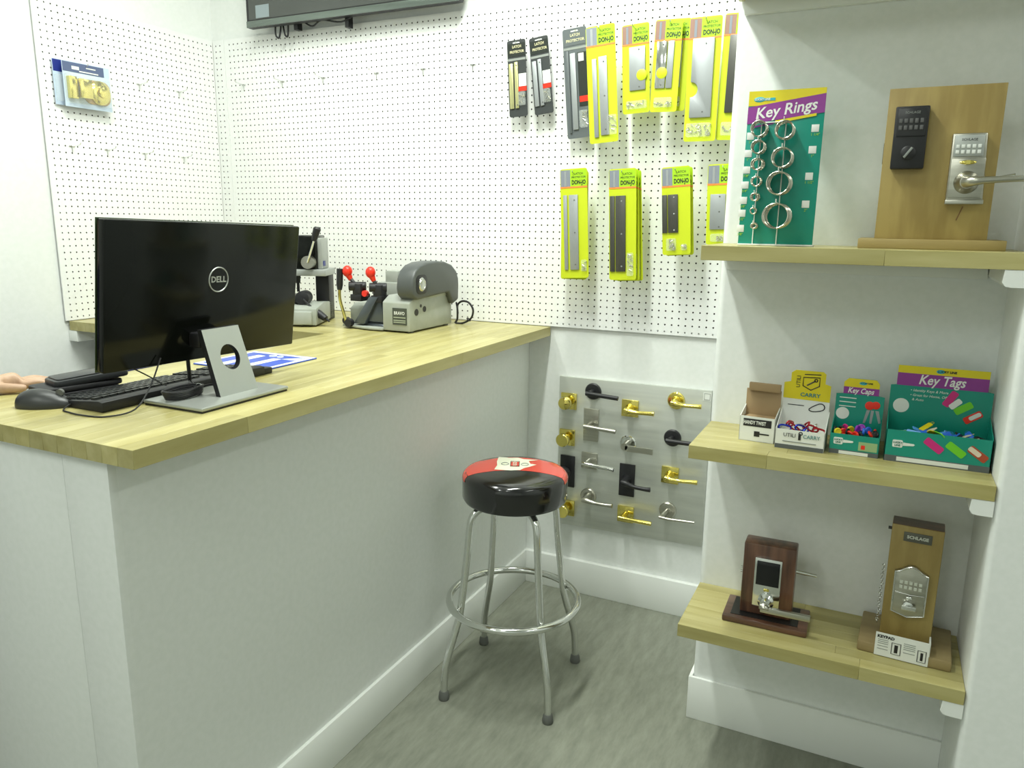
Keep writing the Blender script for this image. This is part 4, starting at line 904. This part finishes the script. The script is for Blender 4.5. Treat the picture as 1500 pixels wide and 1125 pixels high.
for cn, x, y, z in (('black', -.046, .03, .052), ('yellow', -.040, .022, .050), ('black', -.032, .035, .054), ('red', -.028, .028, .050), ('pink', -.024, .055, .055), ('black', -.018, .03, .050), ('yellow', -.012, .05, .052), ('red', -.010, .020, .049), ('red', .001, .010, .050), ('purple', .004, .035, .060), ('purple', .012, .05, .060), ('blue', .018, .026, .056), ('black', .010, .015, .048), ('blue', .028, .045, .056), ('red', .034, .020, .053), ('black', .044, .03, .052), ('red', .044, .045, .052)):
    bm = bmesh.new(); torus(bm, (0, 0, 0), .0068, .0030, seg=18, ms=8); lathe(bm, [(0, -.002), (.006, -.002), (.006, .002), (0, .002)], seg=14)
    o = link('key_cover', finish(bm, 'key_cover', capc[cn]), None, (1.2465+x, -.785+y, Z2+z), (random.uniform(.7, 1.6), random.uniform(-.6, .6), random.uniform(0, 3)))
    tag(o, '%s ring-shaped key cap in the narrow teal carton' % cn, 'key cap', '%s key caps in the narrow teal carton' % cn)
boxp('filler_tray', b3, TEALD, -.053, .053, .003, .08, .03, .034)
# box 4 key tags
b4 = thing('counter_box', 'wide teal key tags carton at the right end of the middle niche shelf', 'box', (1.425, -.790, Z2), R(0))
W4 = .221
wall_box(b4, TEAL, 0, W4, W4, .105, .078, .11)
boxp('dark_base', b4, CARDG, -W4/2+.001, W4/2-.001, -.001, 0, 0, .015)
boxp('base_strip', b4, WPAPER, -.083, .067, -.0016, 0, .003, .013)
keyblank(b4, -.095, .045, 1.0, WPAPER, TEALD)
def tagshape(b, x, z, a, L_=.04, w_=.016, y=-.0009):
    c_, s_ = math.cos(a), math.sin(a); pts = rrect(-L_/2, L_/2, -w_/2, w_/2, .004)
    prism(b, [(x+p*c_-q_*s_, z+p*s_+q_*c_) for p, q_ in pts], y, y+.0008)
for x, z, m_ in ((-.008, .050, MAG), (.038, .046, GREENP), (.083, .042, mat('brown_red', (.4, .06, .02), .4))):
    part('tag_picture', lambda b: tagshape(b, x, z, R(-35), .045, .018), m_, b4)
part('tag_picture', lambda b: tagshape(b, .076, .047, R(-35), .03, .011, -.0015), mat('cream_tag', (.75, .66, .52), .4), b4)
hb4 = part('header_card', lambda b: prism(b, [(-W4/2, 0), (W4/2, 0), (W4/2, .168), (.098, .170), (.098, .219), (-.098, .219), (-.098, .17), (-W4/2, .168)], .1035, .1055), TEAL, b4)
boxp('yellow_top', hb4, YELL, -.098, .098, .1025, .1036, .201, .2195)
boxp('purple_band', hb4, PURPLE, -.098, .098, .1026, .1036, .1695, .2012)
text('Key Tags', .033, WPAPER, hb4, (-.001, .1022, .186), bold=.0006, shear=.25, sx=.82)
part('logo', lambda b: ell(b, (-.006, .1022, .210), (.009, .0006, .005)), mat('aqua_print', (0, 0, 0)), hb4)
text('LUCKY LINE', .0075, BLACKM, hb4, (.008, .1018, .210), bold=.0003)
text('\u2022 Identity Keys & More', .0088, WPAPER, hb4, (-.066, .1030, .159), align='LEFT', shear=.2); text('\u2022 Great for Home, Office', .0088, WPAPER, hb4, (-.066, .1030, .147), align='LEFT', shear=.2); text('& Auto', .0088, WPAPER, hb4, (-.061, .1030, .136), align='LEFT', shear=.2)
part('price_oval', lambda b: lathe(b, [(0, 0), (.018, 0), (.018, .0008), (0, .0008)], (-.083, .1036, .118), 'y', 28), WPAPER, hb4)
for x, z, m_, a in ((.022, .145, MAG, 60), (.052, .125, GREENP, 35), (.074, .105, REDK, 35)):
    part('tag_picture', lambda b: tagshape(b, x, z, R(a), .042, .017, .1027), m_, hb4)
part('tag_picture', lambda b: (tagshape(b, .034, .134, R(45), .03, .014, .1022), tagshape(b, .078, .108, R(35), .028, .010, .1022)), WPAPER, hb4)
boxp('filler_tray', b4, TEALD, -W4/2+.003, W4/2-.003, .003, .103, .05, .054)
tagc = {'light blue': mat('sky_tag', (.10, .36, .85), .3), 'yellow': YELL, 'green': GREENP, 'blue': capc['blue'], 'black': BLACKM, 'cream': mat('cream_tag', (0, 0, 0))}
rr = random.Random(5)
for cn, x, y, z in (('green', -.066, .05, .066), ('cream', -.058, .04, .064), ('light blue', -.052, .03, .068), ('light blue', -.040, .045, .073), ('blue', -.030, .03, .072), ('yellow', -.026, .05, .082), ('cream', -.016, .04, .078), ('yellow', -.008, .03, .074), ('light blue', .004, .045, .069), ('blue', .014, .03, .070), ('light blue', .024, .05, .070), ('green', .002, .012, .076),
                    ('blue', .034, .035, .071), ('black', .046, .04, .071), ('cream', .056, .045, .069), ('blue', .066, .05, .072), ('green', .064, .03, .066), ('cream', .080, .04, .066), ('black', .088, .05, .066)):
    bm = bmesh.new(); prism(bm, rrect(-.016, .016, -.007, .007, .003), -.0012, .0012, plane='xy'); torus(bm, (.019, 0, 0), .004, .0007, seg=10, ms=4)
    o = link('key_tag', finish(bm, 'key_tag', tagc[cn], .0005, 1), None, (1.425+x, -.790+y, Z2+z), (rr.uniform(-.9, .9), rr.uniform(-.5, .5), rr.uniform(0, 3)))
    tag(o, '%s plastic key tag in the wide teal carton' % cn, 'key tag', '%s key tags in the wide teal carton' % cn)
# ================================================================ LOW SHELF: WALNUT DISPLAY
Z3 = .4585
wd = thing('lock_display', 'dark walnut stand with a chrome touchscreen lock on the lowest shelf', 'lock display', (1.073, -.745, Z3), R(1))
part('base_board', lambda b: (bx(b, -.108, .110, -.066, .066, 0, .018)), WALNX, wd, .004)
boxp('base_inlay', wd, mat('dark_inlay', (.012, .012, .012), .3), -.088, .085, -.05, .055, .0178, .0195)
part('upright_block', lambda b: bx(b, -.068, .066, -.028, .032, .0195, .223), WALN, wd, .005)
kp = part('lock_plate', lambda b: bx(b, -.036, .034, -.041, -.028, .050, .190), CHROME, wd, .003, label='silver lock plate')
boxp('touchscreen', wd, mat('screen_black', (.004, .004, .006), .12), -.030, .029, -.0435, -.041, .114, .182, .001)
part('key_slot', lambda b: bx(b, -.008, .006, -.044, -.041, .098, .104), BRASS, wd, .001)
part('lever_hub', lambda b: lathe(b, [(0, 0), (.021, 0), (.021, .006), (.015, .012), (.013, .03), (0, .032)], (.0, -.041, .070), 'y', 26), CHROME, wd)
part('lever_handle', lambda b: (bx(b, -.01, .115, -.078, -.066, .053, .069), cyl(b, (0, -.068, .068), (0, -.074, .06), .014, seg=16)), NICKEL, wd, .002, label='flat silver lever', rot=(0, R(0), 0))
part('rear_lever', lambda b: tube(b, [(.060, .04, .135), (.085, .045, .132), (.118, .045, .130)], [.006, .006, .004], 10), CHROME, wd)
part('rear_stem', lambda b: cyl(b, (.045, .03, .135), (.062, .045, .135), .006, seg=10), CHROME, wd)
part('side_screw', lambda b: [cyl(b, (-.075, 0, z), (-.0675, 0, z), .003, seg=8) for z in (.125, .137)], DCHROME, wd)
# ================================================================ LOW SHELF: TAN DISPLAY
td = thing('lock_display', 'tall tan wood stand with an arched keypad lock on the lowest shelf', 'lock display', (1.412, -.735, Z3), R(-3))
part('base_board', lambda b: bx(b, -.104, .106, -.075, .10, 0, .028), PINEW, td, .004)
ub = part('upright_block', lambda b: bx(b, -.058, .057, -.03, .03, .028, .337), PANELW, td, .003)
boxp('top_edge', td, WALNX, -.057, .056, -.028, .029, .3368, .3378, label='darker top end grain')
def arch(x0, x1, z0, z1, r, n=10):
    pts = [(x0, z0), ((x0+x1)/2, z0-.010), (x1, z0), (x1, z1)]
    for k in range(1, n): 
        t = k/n; x = x1+(x0-x1)*t; pts.append((x, z1+.018*math.sin(PI*t)**2))
    pts.append((x0, z1)); return pts
part('lock_plate', lambda b: prism(b, arch(-.040, .036, .112, .222, 0), -.044, -.03), NICKEL, td, .004, label='arched pewter keypad plate')
part('plate_rim', lambda b: tube(b, [(x, -.0445, z) for x, z in arch(-.038, .034, .114, .220, 0)], .0022, 6, closed=True), DCHROME, td)
keypad(td, -.028, .025, .176, .202, -.044, WPAPER, PEARL)
part('brow_line', lambda b: tube(b, [(-.034, -.0455, .167), (0, -.047, .165), (.031, -.0455, .167)], .0015, 6), DCHROME, td)
part('thumb_turn', lambda b: (lathe(b, [(0, 0), (.012, 0), (.012, .006), (0, .008)], (-.002, -.044, .135), 'y', 20), bx(b, -.016, .016, -.060, -.050, .129, .140), ell(b, (-.002, -.047, .156), (.008, .004, .006))), CHROME, td, .002)
boxp('name_plate', td, mat('pewter_plate', (.12, .12, .10), .4, .5), -.030, .032, -.0325, -.03, .298, .322, .0006)
text('SCHLAGE', .011, mat('pearl_button', (0, 0, 0)), td, (.001, -.0332, .310), bold=.0004)
part('side_screw', lambda b: cyl(b, (-.066, -.01, .318), (-.058, -.01, .318), .004, seg=8), BLACKM, td)
part('key_chain', lambda b: [torus(b, (-.066+.001*math.sin(k), -.034, .225-k*.0062), .0032, .0009, axis=((1, 0, 0) if k % 2 else (0, 1, 0)), seg=8, ms=4) for k in range(26)], DCHROME, td)
kc = part('price_card', lambda b: bx(b, -.064, .056, -.0015, 0, .0, .062), WPAPER, td, loc=(0, -.0765, .002), label='white printed info card')
boxp('card_side', td, WPAPER, .054, .0575, -.076, -.035, .0285, .062)
text('KEYPAD', .0105, BLACKM, kc, (-.060, -.0018, .052), align='LEFT', bold=.0005)
part('card_print', lambda b: ([bx(b, -.058, -.034, -.002, -.0014, z, z+.0016) for z in (.043, .038, .033, .026, .018)]+[bx(b, .0, .026, -.002, -.0014, z, z+.0016) for z in (.046, .041, .036, .031, .022)]), GREYP, kc)
def cardpic(b):
    for x0, x1, z0, z1 in ((-.026, -.006, .012, .042), (.032, .05, .008, .038)):
        tube(b, [(x0, -.0017, z0), (x1, -.0017, z0), (x1, -.0017, z1), (x0, -.0017, z1)], .001, 4, closed=True)
        bx(b, x0+.006, x1-.006, -.002, -.0014, z0+.004, z1-.005)
part('card_picture', cardpic, BLACKM, kc)
# ================================================================ PERSON (only the hand and cuff reach into view)
def skin(name, verts, edges, radii, m, parent=None, root=0, sub=2, lab=None):
    me = bpy.data.meshes.new(name); me.from_pydata([Vector(v) for v in verts], edges, []); me.materials.append(m)
    o = bpy.data.objects.new(name, me); C.objects.link(o)
    if parent: o.parent = parent
    s = o.modifiers.new('skin', 'SKIN'); s.use_smooth_shade = True
    for i, r_ in enumerate(radii):
        d = me.skin_vertices[0].data[i]; d.radius = (r_, r_) if not isinstance(r_, tuple) else r_; d.use_root = (i == root)
    sb = o.modifiers.new('sub', 'SUBSURF'); sb.levels = sub; sb.render_levels = sub
    dg = bpy.context.evaluated_depsgraph_get(); m2 = bpy.data.meshes.new_from_object(o.evaluated_get(dg)); o.modifiers.clear(); o.data = m2
    if lab: o['label'] = lab
    return o
PX, PY_ = -.93, -2.10
pr = thing('person', 'person in a navy top leaning one hand on the counter edge', 'person', (PX, PY_, 0))
WR = Vector((-.592, -1.765, 1.126)); KN = Vector((-.562, -1.683, 1.1245))
loc = lambda v: Vector(v)-Vector((PX, PY_, 0))
V = [(0, 0, .93), (0, .01, 1.1), (0, .02, 1.28), (0, .02, 1.42), (0, .02, 1.50), (0, .05, 1.60), (0, .06, 1.70),   # pelvis..head
     (.19, .02, 1.42), (.25, .10, 1.20), loc(WR+Vector((-.03, -.07, .012))), loc(WR), loc(WR+(KN-WR)*.5), loc(KN),
     (-.19, .02, 1.42), (-.26, .0, 1.15), (-.24, .12, .93), (-.235, .17, .86),
     (.1, 0, .88), (.11, .03, .50), (.11, -.01, .09), (.12, .13, .03), (-.1, 0, .88), (-.11, .03, .50), (-.11, -.01, .09), (-.12, .13, .03)]
E_ = [(0, 1), (1, 2), (2, 3), (3, 4), (4, 5), (5, 6), (3, 7), (7, 8), (8, 9), (9, 10), (10, 11), (11, 12), (3, 13), (13, 14), (14, 15), (15, 16), (0, 17), (17, 18), (18, 19), (19, 20), (0, 21), (21, 22), (22, 23), (23, 24)]
Rr = [.13, .125, .14, .10, .055, .085, .085, .065, .045, .03, (.021, .027), (.017, .032), (.014, .034), .065, .045, .032, .03, .085, .058, .042, .035, .085, .058, .042, .035]
fingers = []
dirn = (KN-WR).normalized(); side = Vector((dirn.y, -dirn.x, 0)).normalized()
base = len(V)
for k, (s, ln, r_) in enumerate(((-.028, .070, .0088), (-.010, .078, .0092), (.009, .073, .0088), (.026, .058, .0080))):
    a0 = KN+side*s-dirn*.004; a1 = KN+side*s*1.1+dirn*ln*.42+Vector((0, 0, .006)); a2 = KN+side*s*1.12+dirn*ln*.75+Vector((0, 0, -.0)); a3 = KN+side*s*1.12+dirn*ln+Vector((0, 0, -.007))
    i = len(V); V += [loc(a0), loc(a1), loc(a2), loc(a3)]; E_ += [(12, i), (i, i+1), (i+1, i+2), (i+2, i+3)]; Rr += [.0105, r_, r_*.95, r_*.8]
i = len(V); V += [loc(WR+dirn*.03+side*.03), loc(WR+dirn*.062+side*.047), loc(WR+dirn*.085+side*.05-Vector((0, 0, .003)))]; E_ += [(11, i), (i, i+1), (i+1, i+2)]; Rr += [.015, .0115, .0095]
body = skin('body', V, E_, Rr, SKIN, pr)
cl = skin('navy_top', [(0, 0, .90), (0, .01, 1.1), (0, .02, 1.28), (0, .02, 1.42), (0, .02, 1.475), (.19, .02, 1.42), (.25, .10, 1.20), loc(WR+Vector((-.04, -.085, .014))), loc(WR+Vector((.012, .012, .002))), (-.19, .02, 1.42), (-.26, .0, 1.15), (-.24, .12, .95)],
          [(0, 1), (1, 2), (2, 3), (3, 4), (3, 5), (5, 6), (6, 7), (7, 8), (3, 9), (9, 10), (10, 11)], [.145, .14, .155, .115, .07, .08, .06, .045, .036, .08, .06, .045], NAVY, pr)
skin('trousers', [(0, 0, .95), (.1, 0, .88), (.11, .03, .50), (.11, -.01, .08), (-.1, 0, .88), (-.11, .03, .50), (-.11, -.01, .08)], [(0, 1), (1, 2), (2, 3), (0, 4), (4, 5), (5, 6)], [.15, .10, .075, .065, .10, .075, .065], NAVY, pr)
part('hair', lambda b: ell(b, (0, .045, 1.735), (.092, .10, .075), u=20, v=14), HAIR, pr)
part('shoe', lambda b: [ell(b, (x, .06, .04), (.05, .13, .045), u=16, v=10) for x in (.115, -.115)], BLACKM, pr)
part('face', lambda b: ([ell(b, (x, .135, 1.655), (.012, .008, .008)) for x in (-.03, .03)]+[ell(b, (0, .145, 1.625), (.013, .018, .022)), ell(b, (0, .13, 1.588), (.025, .01, .006))]), SKIN, pr)
ph = thing('black_clip', 'small black pointed clip beside the hand on the counter', 'clip', (-.535, -1.60, H), R(30))
part('clip_body', lambda b: prism(b, [(-.03, .0), (-.028, .012), (.0, .02), (.035, .010), (.04, .0)], -.012, .012), BLACKM, ph, .002)
